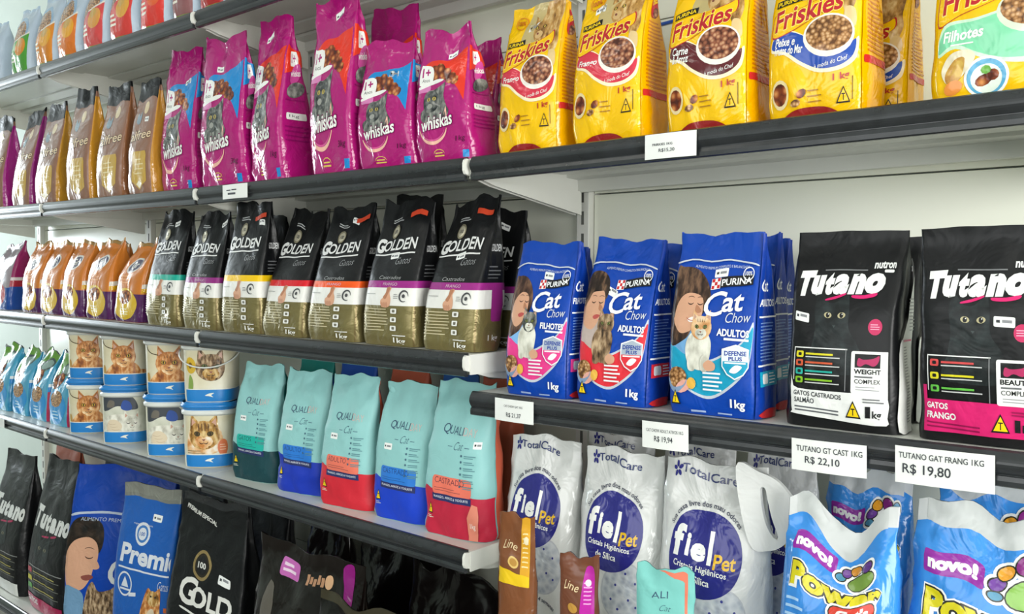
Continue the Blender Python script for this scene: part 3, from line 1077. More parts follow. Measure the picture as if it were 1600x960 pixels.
@memo
def art_blue(flav, pan, who, H):
    a = Art(H)
    wh = mat('#eef0f2', 'satin')
    P = mat(pan, 'satin')
    sil = mat('#c3cbd6', 'satin')
    a.on('flavour_panel')
    a.spl([(3, 77), (14, 62), (30, 51), (48, 46), (66, 52), (84, 62), (97, 78), (97, 60), (92, 42), (76, 26), (52, 14), (30, 18), (12, 30), (3, 40)], sil)
    a.spl([(3, 74), (14, 60), (30, 49), (48, 44), (66, 50), (84, 60), (97, 74), (96, 58), (90, 42), (75, 28), (52, 16.5), (30, 20), (13, 31), (3, 42)], P)
    a.on('person_picture')
    hair = {'girl': '#4d352b', 'man': '#33261d', 'woman': '#3f2c22'}[who]
    hm = patt('hair_' + who, ['#1e1511', hair, '#7a5c46'], 'noise', 50, 'satin', (2, 1, .6))
    shirt = {'girl': '#7fb4e6', 'man': '#b9a9a2', 'woman': '#6fa3d2'}[who]
    a.spl([(3, 92), (3, 60), (12, 55), (26, 50), (30, 66), (26, 84), (16, 96)], mat(shirt, 'satin'))
    big = 1.0 if who != 'woman' else 1.18
    if who == 'man':
        a.spl([(1, 112), (10, 119), (24, 119), (34, 112), (37, 100), (30, 92), (1, 86)], hm, 6)
        a.spl([(1, 100), (12, 103), (26, 104), (33, 98), (34, 88), (31, 82), (27, 73), (20, 67), (8, 70), (1, 78)], SKIN, 6)
        a.spl([(1, 106), (10, 110), (26, 110), (34, 103), (26, 102), (14, 100), (8, 92), (1, 88)], hm, 5)
    else:
        top = 114 if who == 'girl' else 120
        a.spl([(1, top - 3), (12, top + 2), (25 * big, top), (35 * big, top - 9), (40 * big, top - 22), (36 * big, top - 34), (31, 74), (22, 62), (1, 60)], hm, 6)
        a.spl([(5, 94), (12, 102), (25 * big, 103), (33 * big, 96), (34 * big, 86), (32 * big, 79), (26 * big, 71), (17, 67), (8, 74), (4, 84)], SKIN, 6)
        a.spl([(3, 96), (8, 103), (20, 107), (33 * big, 101), (36 * big, 92), (30 * big, 99), (20, 100), (10, 92), (6, 80), (3, 82)], hm, 5)
    for x in ((22, 31) if who != 'man' else (18, 29)):
        a.arc(x * big, 93, 3.4, 1.4, 190, 350, mat('#3a241c', 'satin'), 2.4, 6)
        a.arc(x * big, 96, 4, 1.2, 20, 160, mat('#4a3026', 'satin'), 2, 6)
    a.spl([(28 * big, 91), (33 * big, 86), (30 * big, 84), (27 * big, 86)], SKIN2, 3)
    a.spl([(20 * big, 79), (25 * big, 81), (30 * big, 80), (26 * big, 77), (22 * big, 76.6)], mat('#b4524e' if who != 'woman' else '#f2e9e4', 'satin'), 3)
    if who == 'woman':
        a.arc(29, 81, 7, 1.4, 190, 340, mat('#a8443f', 'satin'), 3.5, 7)
    a.on('cat_picture')
    fur = {'girl': FUR_WHITE, 'man': FUR_BROWN, 'woman': FUR_WHITE}[who]
    top = {'girl': FUR_GREY, 'man': FUR_BROWN, 'woman': FUR_GINGER}[who]
    a.spl([(26, 44), (24, 58), (30, 68), (44, 70), (52, 60), (50, 46), (44, 38), (34, 38)], fur)
    cat_face(a, 40, 72, 11.5, top, fur, '#7d8a4a', 1, False, 'satin')
    for x in (31, 45):
        a.spl([(x - 4, 38), (x - 4, 46), (x, 50), (x + 4, 46), (x + 4, 38), (x, 36)], fur, 3)
    a.spl([(44, 42), (50, 46), (57, 43), (56, 38), (48, 37)], SKIN, 4)
    a.on('brand_lettering')
    a.rect(47, 104, 92, 112.5, INK, .07)
    a.rect(46.5, 103.5, 56.5, 112.5, wh, .07)
    for i in range(3):
        for j in range(3):
            if (i + j) % 2 == 0:
                a.rect(47 + 3 * i, 104 + 2.8 * j + .2 * i, 50 + 3 * i, 106.8 + 2.8 * j + .2 * i, mat('#c5262c', 'satin'), .07)
    a.text('PURINA', 58, 106, 90, 111.4, wh, .02, 0, .07)
    a.text('C', 42, 81, 66, 101, wh, .01, .25, .05)
    a.text('at', 61, 85, 84, 99, wh, .02, .15, .05)
    a.text('Chow', 66, 76.5, 93, 84.5, mat('#d6dbe0', 'satin'), -.005, .3, .04)
    a.on('small_print')
    a.text(flav, 58, 66, 92, 72, wh, .035, 0, -.03)
    a.rect(66, 62.8, 92, 64.6, wh, -.03)
    a.poly(spline([(3, 124), (20, 127), (50, 127), (80, 125), (97, 122), (97, 123.3), (80, 126.2), (50, 128.3), (20, 128.2), (3, 125.4)], 3), sil)
    a.text('ALIMENTO PREMIUM COMPLETO E BALANCEADO', 26, 121.4, 86, 123.6, mat('#c7d2e6', 'satin'), .0, 0, -.02)
    a.arc(86, 116, 6.4, 1.0, 0, 360, wh, 5.6, 18)
    a.text('100%', 82, 114.4, 90, 118, wh, .01)
    sh = [(66, 55), (79, 58.5), (92, 55), (92, 42), (87, 36), (79, 32.5), (71, 36), (66, 42)]
    a.poly([(79 + (x - 79) * 1.09, 46 + (y - 46) * 1.09) for x, y in sh], wh)
    a.poly(sh, mat('#a9b4c2', 'satin') if who != 'woman' else mat('#dfe6ea', 'satin'))
    a.poly([(66, 46), (92, 46), (92, 42), (87, 36), (79, 32.5), (71, 36), (66, 42)], P)
    a.text('DEFENSE', 67.5, 50.6, 90.5, 54.4, BLUD, .03)
    a.text('PLUS', 72, 46.6, 86, 49.8, BLUD, .03)
    a.rect(68, 44.2, 90, 45.4, wh)
    a.spl([(73, 38), (79, 43), (86, 42), (82, 38), (78, 36.5)], wh, 3)
    a.lines(44, 20, 68, 37, 5, wh, 1.5, 7)
    a.on('food_picture')
    a.ell(14, 30, 12, 9, KIB2, .2, 14)
    a.ell(22, 23, 9, 5, mat('#e3a79a', 'satin'), .4, 12).ell(31, 26, 5, 5, mat('#e2b04a', 'satin'), 0, 12)
    a.spl([(3, 30), (10, 22), (22, 24), (26, 30), (24, 24), (14, 17), (5, 22)], mat('#7f98b8', 'satin'), 4)
    a.on('small_print')
    a.tri(13, 8, 12, 12, INK, YEL)
    a.text('1kg', 74, 7, 90, 16, wh, .03, 0, -.03)
    a.lines(30, 2, 52, 4.5, 1, mat('#9fb2d8', 'satin'), 1.6)
    a.lines(60, 2, 80, 4.5, 1, mat('#9fb2d8', 'satin'), 1.2, 4)
    a.on('gusset_print', 'R')
    a.rect(3, 1, 97, 149, BLUD)
    a.text('Cat', 10, 102, 62, 112, wh, .01, .2)
    a.text(flav, 8, 90, 84, 96, wh, .03)
    a.lines(14, 46, 90, 78, 12, mat('#6f8fcc', 'satin'), 1.0, 9)
    a.rect(8, 81, 94, 82.4, wh)
    a.rect(8, 42, 94, 43.4, wh)
    a.rect(12, 26, 84, 38, P)
    a.rrect(20, 28, 48, 36, wh, 3)
    a.lines(54, 27, 80, 37, 4, wh, 1)
    a.ell(60, 4, 50, 4, mat('#c5262c', 'satin'), 0, 12)
    return a


# --- black pouch with cat eyes
@memo
def art_black(variant, H):
    a = Art(H, 16, 6, 30)
    wh = mat('#e9eae8', 'satin')
    pk = mat('#d6246e', 'satin')
    P = wh if variant == 'white' else pk
    T = mat('#33363a', 'satin') if variant == 'white' else wh
    a.on('cat_picture')
    a.spl([(28, 76), (27, 94), (31, 103), (38, 96), (46, 96), (54, 103), (57, 92), (58, 76), (66, 64), (72, 44), (24, 44), (26, 62)], FUR_BLACK)
    for x in (39, 51):
        a.ell(x, 86, 3.4, 2.2, mat('#b9b08a', 'satin'), .15 if x > 45 else -.15, 12).ell(x, 86, 1.7, 2.0, INK, 0, 10)
        a.ell(x + .6, 86.8, .5, .5, wh, 0, 6)
    a.poly([(43.5, 78.5), (46.5, 78.5), (45, 76.5)], mat('#3c4546', 'satin'))
    a.on('brand_lettering')
    for x0, x1, t in ((9, 25, 'T'), (21.5, 34, 'u'), (33.5, 41.5, 't'), (40.5, 54, 'a'), (53.5, 67.5, 'n'), (67, 84, 'o')):
        y1 = {'T': 117.5, 't': 115}.get(t, 113.5)
        a.text(t, x0, 100 + (x0 - 9) * .035, x1, y1 + 2 + (x0 - 9) * .035, wh, .075, .22, .03)
    a.poly(spline([(36, 98), (44, 100), (52, 102.4), (52, 101), (44, 98), (36, 96.8)], 3), pk)
    a.poly(spline([(58, 101), (68, 101.2), (78, 103), (77, 100.4), (68, 98.6), (59, 99)], 3), pk)
    a.on('small_print')
    a.text('nutron', 73, 121, 92, 126.5, wh, .035, .05, .02)
    a.rrect(82, 118.2, 91, 120.4, wh, 1)
    a.rect(32, 119.4, 68, 120.3, mat('#7a7c7e', 'satin'))
    a.ell(80, 78, 6, 6, mat('#c0305f', 'satin'), 0, 18)
    a.lines(76, 75.5, 84, 80.5, 3, mat('#e9a0b8', 'satin'), .7)
    # list of features
    a.rect(9, 60.4, 58, 61.2, wh)
    a.rect(9, 36, 9.9, 61, wh)
    a.rect(56.6, 30, 57.4, 61, mat('#7a7c7e', 'satin'))
    rows = [('#d9cf2a', 54), ('#cf5a3a', 47.5), ('#2aa79a', 41), ('#84b82a', 34.5)] if variant == 'white' else [('#cf4a4a', 54), ('#d9cf2a', 45), ('#62b84a', 36)]
    for c, y in rows:
        cm = mat(c, 'satin')
        a.rrect(12, y - .6, 19.5, y + 4.2, cm, 1.2).rrect(14, y + .6, 17.5, y + 3, INK, .8)
        a.rect(21.5, y + 1.6, 46, y + 3.0, cm)
        a.rect(21.5, y - .4, 52, y + .4, mat('#c9cbcb', 'satin'))
    a.on('flavour_panel')
    if variant == 'white':
        a.spl([(7, 40), (10, 31), (24, 29), (60, 29), (92, 29), (93, 12), (92, 6.5), (60, 7), (10, 10), (8, 12), (7.4, 24)], P, 2)
        a.rect(88, 20, 93, 60, P)
    else:
        a.rect(4, 7, 96, 30, P)
        a.rect(4, 30, 8, 40, P)
    a.on('printed_badge')
    a.rrect(62, 29, 89, 60, wh, 1.5)
    a.rect(65, 48, 86, 58, INK)
    a.spl([(67, 50), (68, 55), (72, 54), (80, 55), (85, 57), (84, 52), (80, 49.4), (74, 51), (70, 49)], mat('#b03060', 'satin'), 3)
    a.text('WEIGHT' if variant == 'white' else 'BEAUTY', 64.5, 43.4, 86.5, 47, INK, .035)
    a.lines(65, 40, 84, 42.4, 1, mat('#6a6c6e', 'satin'), 1.2)
    a.text('COMPLEX', 65, 36.4, 86, 39.6, INK, .01)
    a.lines(66, 31, 86, 35, 2, mat('#8a8c8e', 'satin'), .5)
    a.on('small_print')
    if variant == 'white':
        a.text('GATOS CASTRADOS', 11, 24.4, 54, 28, T, .02, 0, -.03)
        a.text('SALMÃO', 12, 19, 30, 23.8, T, .02, 0, -.03)
        a.lines(12, 12, 52, 17, 2, mat('#5c5f63', 'satin'), 1.1, 2, -.04)
    else:
        a.text('GATOS', 8, 23.6, 26, 28, T, .03, 0, -.02)
        a.text('FRANGO', 8, 16.6, 32, 21.4, T, .03, 0, -.02)
        a.lines(8, 9.5, 50, 15, 2, mat('#8c1248', 'satin'), 1.1, 2, -.03)
    a.tri(64, 10.5, 13, 13, INK, YEL)
    a.lines(72, 22, 90, 26, 2, mat('#7a7c7e' if variant == 'white' else '#9c1a52', 'satin'), 1)
    a.text('1', 74, 11.5, 78, 20, INK, .03)
    a.text('kg', 79.5, 10, 87, 17, INK, .02)
    a.on('gusset_print', 'R')
    if variant == 'white':
        a.spl([(10, 2), (40, 1), (60, 4), (66, 30), (70, 62), (96, 92), (98, 128), (84, 118), (60, 84), (30, 70), (14, 66), (10, 40)], mat('#dcdcd8', 'satin'), 3)
        a.lines(30, 8, 52, 64, 26, mat('#8c8d8c', 'satin'), .8, 3)
        a.lines(60, 74, 84, 100, 10, mat('#8c8d8c', 'satin'), .8, 4)
        a.rect(26, 67, 66, 68.4, pk)
    return a


# --- pale teal bags
TEAL = mat('#8ec4c3', 'matte')


@memo
def art_teal(name, base, panel, ink, H, box):
    a = Art(H)
    B, Pn = mat(base, 'matte'), mat(panel, 'matte')
    nv = mat('#262f63', 'matte')
    for fc in ('F', 'R'):
        a.on('coloured_base' if fc == 'F' else 'gusset_print', fc)
        if fc == 'F':
            a.poly(spline([(0, .4), (0, 47), (25, 47), (60, 45), (100, 43)], 4, False) + [(100, .4)], B)
        else:
            a.rect(0, .4, 100, 43, B)
    a.on('gusset_print', 'R')
    a.rect(52, 1, 98, 152, mat({'#123f46': '#14655f', '#1836b0': '#1848b4'}.get(base, '#c95f46'), 'matte'))
    a.rect(48, 1, 52, 152, mat('#6fb4b2', 'matte'))
    a.on('brand_lettering')
    ink2 = mat('#35506b', 'matte')
    a.text('Q', 29, 102, 39.5, 112, ink2, .0, .05)
    a.text('UALI', 39.5, 103, 62, 111, ink2, -.005, .05)
    a.text('DAY', 62.5, 103, 82, 111, mat('#cdb7b2', 'matte'), -.005)
    a.text('Cat', 52, 88.5, 66, 96.5, mat('#41647a', 'matte'), -.015, .5, .05)
    a.rect(42, 91.5, 49, 92.1, mat('#41647a', 'matte'))
    a.rect(68, 91.5, 75, 92.1, mat('#41647a', 'matte'))
    a.on('flavour_panel')
    a.rrect(22, 44, 82, 62, Pn, 4, -.02)
    a.text(name, 26, 54.6, 26 + 5.6 * len(name), 60.4, mat(ink, 'matte'), -.005, 0, -.02)
    a.lines(26, 46.6, 66, 51.4, 2, mat(ink, 'matte'), .4, 8, -.02)
    a.rect(22, 37, 82, 44, nv, -.02)
    a.text('FRANGO, ARROZ & YOGURTE', 25, 39.2, 77, 42, mat('#d8dbe2', 'matte'), .01, 0, -.02)
    a.on('small_print')
    a.tri(16, 22, 11, 11.5, INK, YEL)
    a.lines(10, 17, 22, 20.5, 2, mat('#d9d9c8', 'matte'), .6)
    for i in range(6):
        a.ell(65, 84 - i * 6, 1.3, 1.3, mat('#41647a', 'matte'), 0, 8)
        a.rect(69, 83.6 - i * 6, 69 + 17 - (i * 5) % 6, 84.6 - i * 6, mat('#5a8a92', 'matte'))
        a.rect(69, 81.8 - i * 6, 69 + 13 + (i * 7) % 5, 82.6 - i * 6, mat('#5a8a92', 'matte'))
    if box:
        a.on('weight_panel')
        a.poly([(78, 1), (76, 24), (84, 38), (93, 36), (96, 26), (96, 1)], mat('#e58b74', 'matte'))
        a.text('1kg', 81, 12, 91, 19, mat('#f6e7e0', 'matte'), .01)
    return a


# --- white crystal litter bags
WBAG = mat('#d9dad8', 'gloss')
FB = mat('#2a2a7c')


@memo
def art_litter(H, handle):
    a = Art(H, 18, 4, 34)
    a.dy = H - 176
    a.on('crystal_window')
    a.ell(70, 46, 27, 29, mat('#b9bcc2'), 0, 26)
    a.ell(70, 46, 25.4, 27.4, patt('silica_crystals', ['#a3a8b6', '#b9bec6', '#c9ccd0'], 'voronoi', 90), 0, 26)
    for x, y in ((60, 52), (75, 40), (82, 56), (64, 30), (70, 64), (56, 38), (84, 34)):
        a.ell(x, y, 1.3, 1.3, mat('#3a3f8a'), 0, 8)
    a.on('logo_disc')
    a.ell(49, 99, 37.5, 37, FB, .0, 44)
    a.on('brand_lettering')
    wh = W_()
    for t, x0, y0, x1, y1 in (('f', 17, 93, 31, 120), ('i', 32, 95, 36.5, 114), ('e', 37.5, 92.5, 51, 108), ('l', 53, 91, 58, 120)):
        a.text(t, x0, y0, x1, y1, wh, .045, .06, -.03)
    a.text('Pet', 59, 88, 80, 101, mat('#e0b21c'), .02, .05, .10)
    a.on('producer_lettering')
    for i in range(5):
        an = math.radians(90 + 72 * i)
        a.ell(10.5 + 4.6 * math.cos(an), 166 + 4.6 * math.sin(an), 3.2, 2.0, FB, an, 10)
    a.text('TotalCare', 17.5, 162.5, 72, 170.5, mat('#2f3a6e'), .012, 0, -.06)
    a.on('small_print')
    a.text('Cristais Higiênicos', 21, 83.5, 72, 90, wh, .015, 0, -.05)
    a.text('de Sílica', 34, 74.5, 58, 80.5, wh, .015, 0, -.05)
    a.on('slogan')
    a.text('Sua casa livre dos mau odores', 28, 0, 140, 4.8, mat('#3c3f55'), .01, 0, 0, (49, 99, 40))
    a.on('footer_text')
    a.text('Dura até 4 semanas', 50, 0, 140, 4.6, mat('#3c3f55'), .01, 0, 0, (64, -16, 26))
    return a


# --- blue litter bags
PB = mat('#3a8cdc')


@memo
def art_power(H, valley):
    a = Art(H, 18, 4, 30)
    wh = W_()
    dk = mat('#2a2a20')
    o = H - 130
    a.on('white_header')
    top = [(0, 113), (10, 112), (26, 109), (38, 102), (50, 98), (60, 98), (70, 105), (84, 112), (100, 112)] if valley else [(0, 116), (12, 114), (30, 112), (50, 112), (70, 110), (88, 109), (100, 108)]
    a.poly([(x, y + o) for x, y in spline(top, 4, False)] + [(100, H - .1), (0, H - .1)], mat('#c4c8c7', 'crinkle'))
    a.dy = o
    a.on('novo_label')
    a.rrect(4, 82, 50, 97, mat('#8f2a9c'), 2, -.05)
    a.text('novo!', 9, 85, 46, 94.4, wh, .06, 0, -.05)
    a.on('paw_picture')
    D = (((76, 80, 13, 9.5, '#8fbf5c', .1), (58, 87, 6, 4.4, '#6d3f95', .5), (63, 95, 6, 4.8, '#e09a2a', .6), (75, 99, 6.4, 6.4, '#8a2a80', 0), (88, 96, 6.2, 5.6, '#5f9fc4', -.6), (57, 79, 5, 3.2, '#4f8fae', 0))
         if not valley else ((74, 76, 12, 8, '#6f8f3c', .1), (55, 80, 5, 3.6, '#4f8fae', .5), (60, 86, 5, 4, '#6d3f95', .6), (68, 89, 5, 4.6, '#c9862a', 0), (78, 88, 5, 4.6, '#5a3080', -.6)))
    for (x, y, rx, ry, c, r) in D:
        a.ell(x, y, rx + 2.6, ry + 2.6, wh, r, 18)
    for (x, y, rx, ry, c, r) in D:
        a.ell(x, y, rx + .6, ry + .6, dk, r, 18)
        a.ell(x, y, rx - .4, ry - .4, mat(c), r, 18)
    a.on('brand_lettering')
    sl = -.04
    for m, q, b in ((wh, 2.4, .15), (dk, 1.3, .10), (mat('#d8cc1e'), 0, .05)):
        a.text('Power', 8 - q, 52 - q, 96 + q, 72 + q, m, b, 0, sl)
    a.on('second_lettering')
    a.rrect(46, 34, 92, 52, wh, 8, .10).rrect(48, 35.6, 90, 50.4, dk, 7, .10).rrect(49, 36.4, 89, 49.6, mat('#d9402e'), 6.5, .10)
    a.text("Cat's", 55, 38.4, 83, 48, wh, .05, 0, .10)
    a.on('small_print')
    a.lines(4, 24, 28, 44, 3, mat('#a9d0f2'), 2.4)
    a.lines(10, -10, 60, 18, 4, wh, 1.8)
    return a


# --- brown pouches
@memo
def art_brown(side, H):
    a = Art(H, 10, 6, 24)
    br = mat('#7d4a3a', 'crinkle')
    a.on('black_top')
    a.poly([(0, 139), (30, 136), (70, 140), (100, 137), (100, 164.5), (0, 164.5)], BLK)
    a.on('brand_lettering')
    a.text('alfree', 14, 76, 92, 92, mat('#4f3024', 'crinkle'), .05, 0, .05)
    a.text('alfree', 15, 77, 91, 91, mat('#e3c9a4', 'crinkle'), .01, 0, .05)
    a.on('printed_panel')
    a.ell(58, 124, 9, 9, mat('#d9c49a', 'crinkle'), .5, 14)
    a.spl([(24, 108), (30, 120), (36, 114), (44, 120), (42, 106), (34, 102)], mat('#7f93a0', 'crinkle'))
    a.on('flavour_panel')
    a.poly([(30, 20), (30, 56), (34, 62), (80, 62), (84, 56), (84, 20), (57, 8)], mat('#c7a24c', 'crinkle'))
    a.lines(40, 28, 76, 54, 4, mat('#e6d39a', 'crinkle'), 1.6)
    a.poly([(46, 16), (57, 21), (68, 16), (57, 10)], mat('#efe6cc', 'crinkle'))
    a.on('gusset_print', 'R')
    a.rect(2, 1, 98, 150, mat(side, 'gloss'))
    return a


# --- orange and purple pouches
@memo
def art_orange(H):
    a = Art(H, 12, 8, 24)
    a.on('purple_base')
    a.rect(0, .4, 100, 52, mat('#4f1f55', 'crinkle'))
    a.on('brand_lettering')
    a.ell(54, 105, 26, 13, mat('#d9d4cc', 'crinkle'), .35, 18).ell(54, 105, 22, 10, mat('#3a3050', 'crinkle'), .35, 18)
    a.text('Gr', 42, 98, 66, 110, mat('#d9d4cc', 'crinkle'), .02, .2, .15)
    a.on('food_picture')
    a.spl([(12, 14), (10, 40), (24, 60), (56, 62), (82, 46), (88, 28), (70, 10), (40, 4)], mat('#d9b32a', 'crinkle'))
    a.ell(44, 46, 24, 13, MEAT, .1, 16)
    a.lines(28, 12, 60, 26, 3, mat('#efe6b4', 'crinkle'), 2)
    a.on('small_print')
    a.lines(18, 70, 60, 88, 3, mat('#e6a060', 'crinkle'), 2.4)
    a.on('gusset_print', 'R')
    a.rect(0, .5, 100, 52, mat('#4f1f55', 'crinkle'))
    a.poly([(0, 54), (100, 60), (100, 67), (0, 62)], mat('#d6a418', 'gloss'))
    a.poly([(0, 62), (100, 67), (100, 74), (0, 70)], mat('#d9d2c4', 'gloss'))
    a.rrect(30, 82, 70, 86, mat('#d9782a', 'gloss'), 2)
    return a


@memo
def art_purple(H):
    a = Art(H, 12, 8, 24)
    a.on('blue_base')
    a.rect(0, .4, 100, 50, mat('#1f4a96', 'crinkle'))
    a.on('food_picture')
    a.ell(52, 34, 34, 26, mat('#b3343a', 'crinkle'), 0, 18).ell(48, 42, 20, 9, mat('#d98a3a', 'crinkle'), 0, 14)
    a.on('gusset_print', 'R')
    a.rect(0, .5, 100, 52, mat('#1f4a96', 'crinkle'))
    a.rect(0, 52, 100, 68, mat('#a32a3c', 'crinkle'))
    a.rect(0, 66, 100, 73, mat('#d9d2d4', 'crinkle'))
    a.rect(0, 73, 100, 148, mat('#8c1f5a', 'crinkle'))
    return a


# --- turquoise and green pouches
@memo
def art_aqua(side, H):
    a = Art(H, 12, 8, 24)
    a.on('green_top')
    a.spl([(4, 84), (10, 128), (40, 140), (92, 138), (80, 112), (50, 92), (20, 84)], mat('#6aa03c', 'crinkle'))
    a.on('brand_lettering')
    a.ell(60, 112, 24, 12, mat('#4a5a58', 'crinkle'), .35, 16).ell(60, 112, 19, 8, mat('#8fa8a0', 'crinkle'), .35, 16)
    a.on('food_picture')
    a.ell(38, 86, 26, 14, MEAT, .4, 16)
    a.spl([(8, 14), (6, 46), (20, 66), (60, 66), (88, 48), (92, 30), (70, 8), (38, 2)], mat('#2a8fd0', 'crinkle'))
    a.ell(44, 52, 30, 16, KIB2, .1, 18)
    a.lines(30, 12, 58, 30, 3, mat('#bfe0f0', 'crinkle'), 2.2)
    a.on('gusset_print', 'R')
    a.rect(0, .5, 100, 62, mat(side, 'crinkle'))
    a.rect(0, 60, 100, 70, mat('#2a7fc0', 'crinkle'))
    a.rect(0, 70, 100, 76, mat('#d9dfe0', 'crinkle'))
    a.rect(0, 76, 100, 140, mat('#3f9cc0', 'crinkle'))
    return a


# --- clear pouches of dry food on the top shelf
@memo
def art_clear(low, fruit, H):
    a = Art(H, 12, 6, 24)
    a.on('food_picture')
    a.spl([(4, 74), (10, 108), (34, 124), (60, 118), (84, 92), (80, 70), (50, 58), (20, 56)], mat('#8fb0cf', 'crinkle'))
    a.spl([(6, 72), (14, 102), (36, 116), (58, 110), (76, 90), (74, 72), (50, 62), (22, 60)], KIB2)
    a.on('flavour_panel')
    a.poly([(4, 8), (4, 52), (40, 70), (96, 82), (96, 8)], mat(low, 'crinkle'))
    a.poly([(40, 70), (96, 82), (96, 86), (40, 73)], mat('#e2dcd0', 'crinkle'))
    a.ell(66, 56, 22, 18, mat(fruit, 'crinkle'), .2, 18)
    a.ell(60, 66, 12, 9, mat('#c8a050', 'crinkle'), .2, 14)
    a.on('small_print')
    a.lines(18, 26, 44, 50, 3, mat('#efe8d8', 'crinkle'), 4)
    a.rect(4, 2, 96, 8, mat('#7a9a3a', 'crinkle'))
    return a


# --- the big sacks at the bottom
@memo
def art_sack_blue(H):
    a = Art(H, 18, 6, 28)
    a.dy = 0
    sil = mat('#b9c4d6', 'satin')
    a.on('person_picture')
    a.spl([(1, 66), (1, 94), (14, 105), (32, 102), (38, 90), (34, 74), (12, 60)], patt('hair_sack', ['#120e0c', '#261c16', '#3a2c22'], 'noise', 40, 'satin'), 6)
    a.spl([(1, 72), (10, 84), (24, 88), (33, 82), (34, 70), (31, 63), (28, 52), (20, 42), (6, 42), (1, 52)], SKIN, 6)
    a.spl([(31, 71), (36, 64), (34, 61), (29, 62)], SKIN, 3)
    a.spl([(20, 54), (27, 56), (31, 54), (27, 51), (22, 51)], mat('#8a4a40', 'satin'), 3)
    a.arc(26, 77, 5, 1.2, 20, 160, mat('#33241c', 'satin'), 2.4, 6)
    a.arc(26, 72, 4, 1.5, 190, 350, mat('#3a241c', 'satin'), 2.6, 6)
    a.spl([(1, 42), (14, 43), (22, 36), (20, 10), (1, 6)], mat('#6f97b8', 'satin'))
    a.on('cat_picture')
    a.spl([(24, 10), (24, 36), (30, 50), (36, 42), (46, 44), (54, 48), (60, 30), (60, 10)], FUR_BROWN)
    a.on('brand_lettering')
    a.text('C', 44, 48, 66, 72, mat('#d7d9d6', 'satin'), .02, .2)
    a.text('at', 64, 52, 84, 68, mat('#d7d9d6', 'satin'), .02, .15)
    a.on('small_print')
    a.poly(spline([(2, 105), (20, 108), (60, 108), (98, 104), (98, 106), (60, 110), (20, 110), (2, 107)], 3), sil)
    a.text('ALIMENTO PREMIUM', 14, 102, 60, 105, sil, .0, .1)
    return a


@memo
def art_sack_premier(H):
    a = Art(H, 14, 6, 28)
    a.dy = H - 154
    wh = mat('#d5dae2', 'satin')
    a.on('silver_header')
    a.rect(0, 143, 100, 153.8, mat('#9a9a92', 'foil'))
    a.on('printed_emblem')
    a.ell(46, 104, 12, 12, wh, 0, 22).ell(46, 104, 9, 9, mat('#3f76b8', 'satin'), 0, 20).ell(46, 104, 6.4, 6.4, wh, 0, 18)
    a.text('100', 42, 102, 50, 106, mat('#2a5aa4', 'satin'), .02)
    a.arc(26, 50, 13, 2, 0, 360, wh, 13, 22)
    a.poly([(20, 47), (26, 58), (33, 47)], wh)
    a.rect(18, 43.6, 36, 45.6, wh)
    a.rect(34, 38, 46, 42, wh, .15)
    a.on('brand_lettering')
    a.text('Premier', 14, 72, 128, 92, wh, .035, .06)
    a.rect(12, 66, 99, 67.8, wh)
    a.text('Gatos', 80, 52, 99, 61, wh, -.01, .4)
    a.on('small_print')
    a.text('super premium', 30, 112, 60, 114.4, wh, .0, .1)
    a.on('cat_picture')
    a.spl([(56, 2), (54, 20), (58, 36), (62, 46), (66, 52), (72, 49), (78, 50), (84, 54), (86, 44), (86, 30), (90, 16), (88, 2)], FUR_ORANGE)
    a.ell(74, 42, 10, 8, FUR_TAN, 0, 16)
    a.ell(71, 44, 1.4, 1.2, INK, 0, 6).ell(78, 44, 1.4, 1.2, INK, 0, 6)
    a.spl([(66, 4), (64, 22), (74, 32), (80, 22), (80, 4)], mat('#d9c9ae', 'satin'))
    a.on('orange_tag')
    a.rect(92, 30, 99, 35, mat('#c9652a', 'satin'))
    return a


@memo
def art_sack_gold(H):
    a = Art(H, 16, 6, 28)
    a.dy = H - 130
    wh = mat('#dcdcd6', 'satin')
    a.on('printed_emblem')
    a.ell(44, 76, 12, 12, mat('#a08a5a', 'foil'), 0, 24).ell(44, 76, 9.4, 9.4, mat('#2a241a', 'black'), 0, 22).ell(44, 76, 7.4, 7.4, INK, 0, 20)
    a.text('100', 38.5, 73.6, 49.5, 78.6, wh, .03)
    a.on('brand_lettering')
    a.text('G', 20, 44, 42, 66, wh, .03, .05, -.06)
    a.text('OLD', 36, 44, 86, 60, wh, .035, .03, -.08)
    a.poly(spline([(26, 41), (50, 37), (80, 34), (98, 36), (98, 34.6), (80, 32.4), (50, 35.4), (26, 39.4)], 3), wh)
    a.text('Gatos', 60, 18, 96, 31, wh, -.01, .45)
    a.on('small_print')
    a.text('PREMIUM ESPECIAL', 10, 117, 56, 120.6, wh, .03, .12, -.16)
    return a


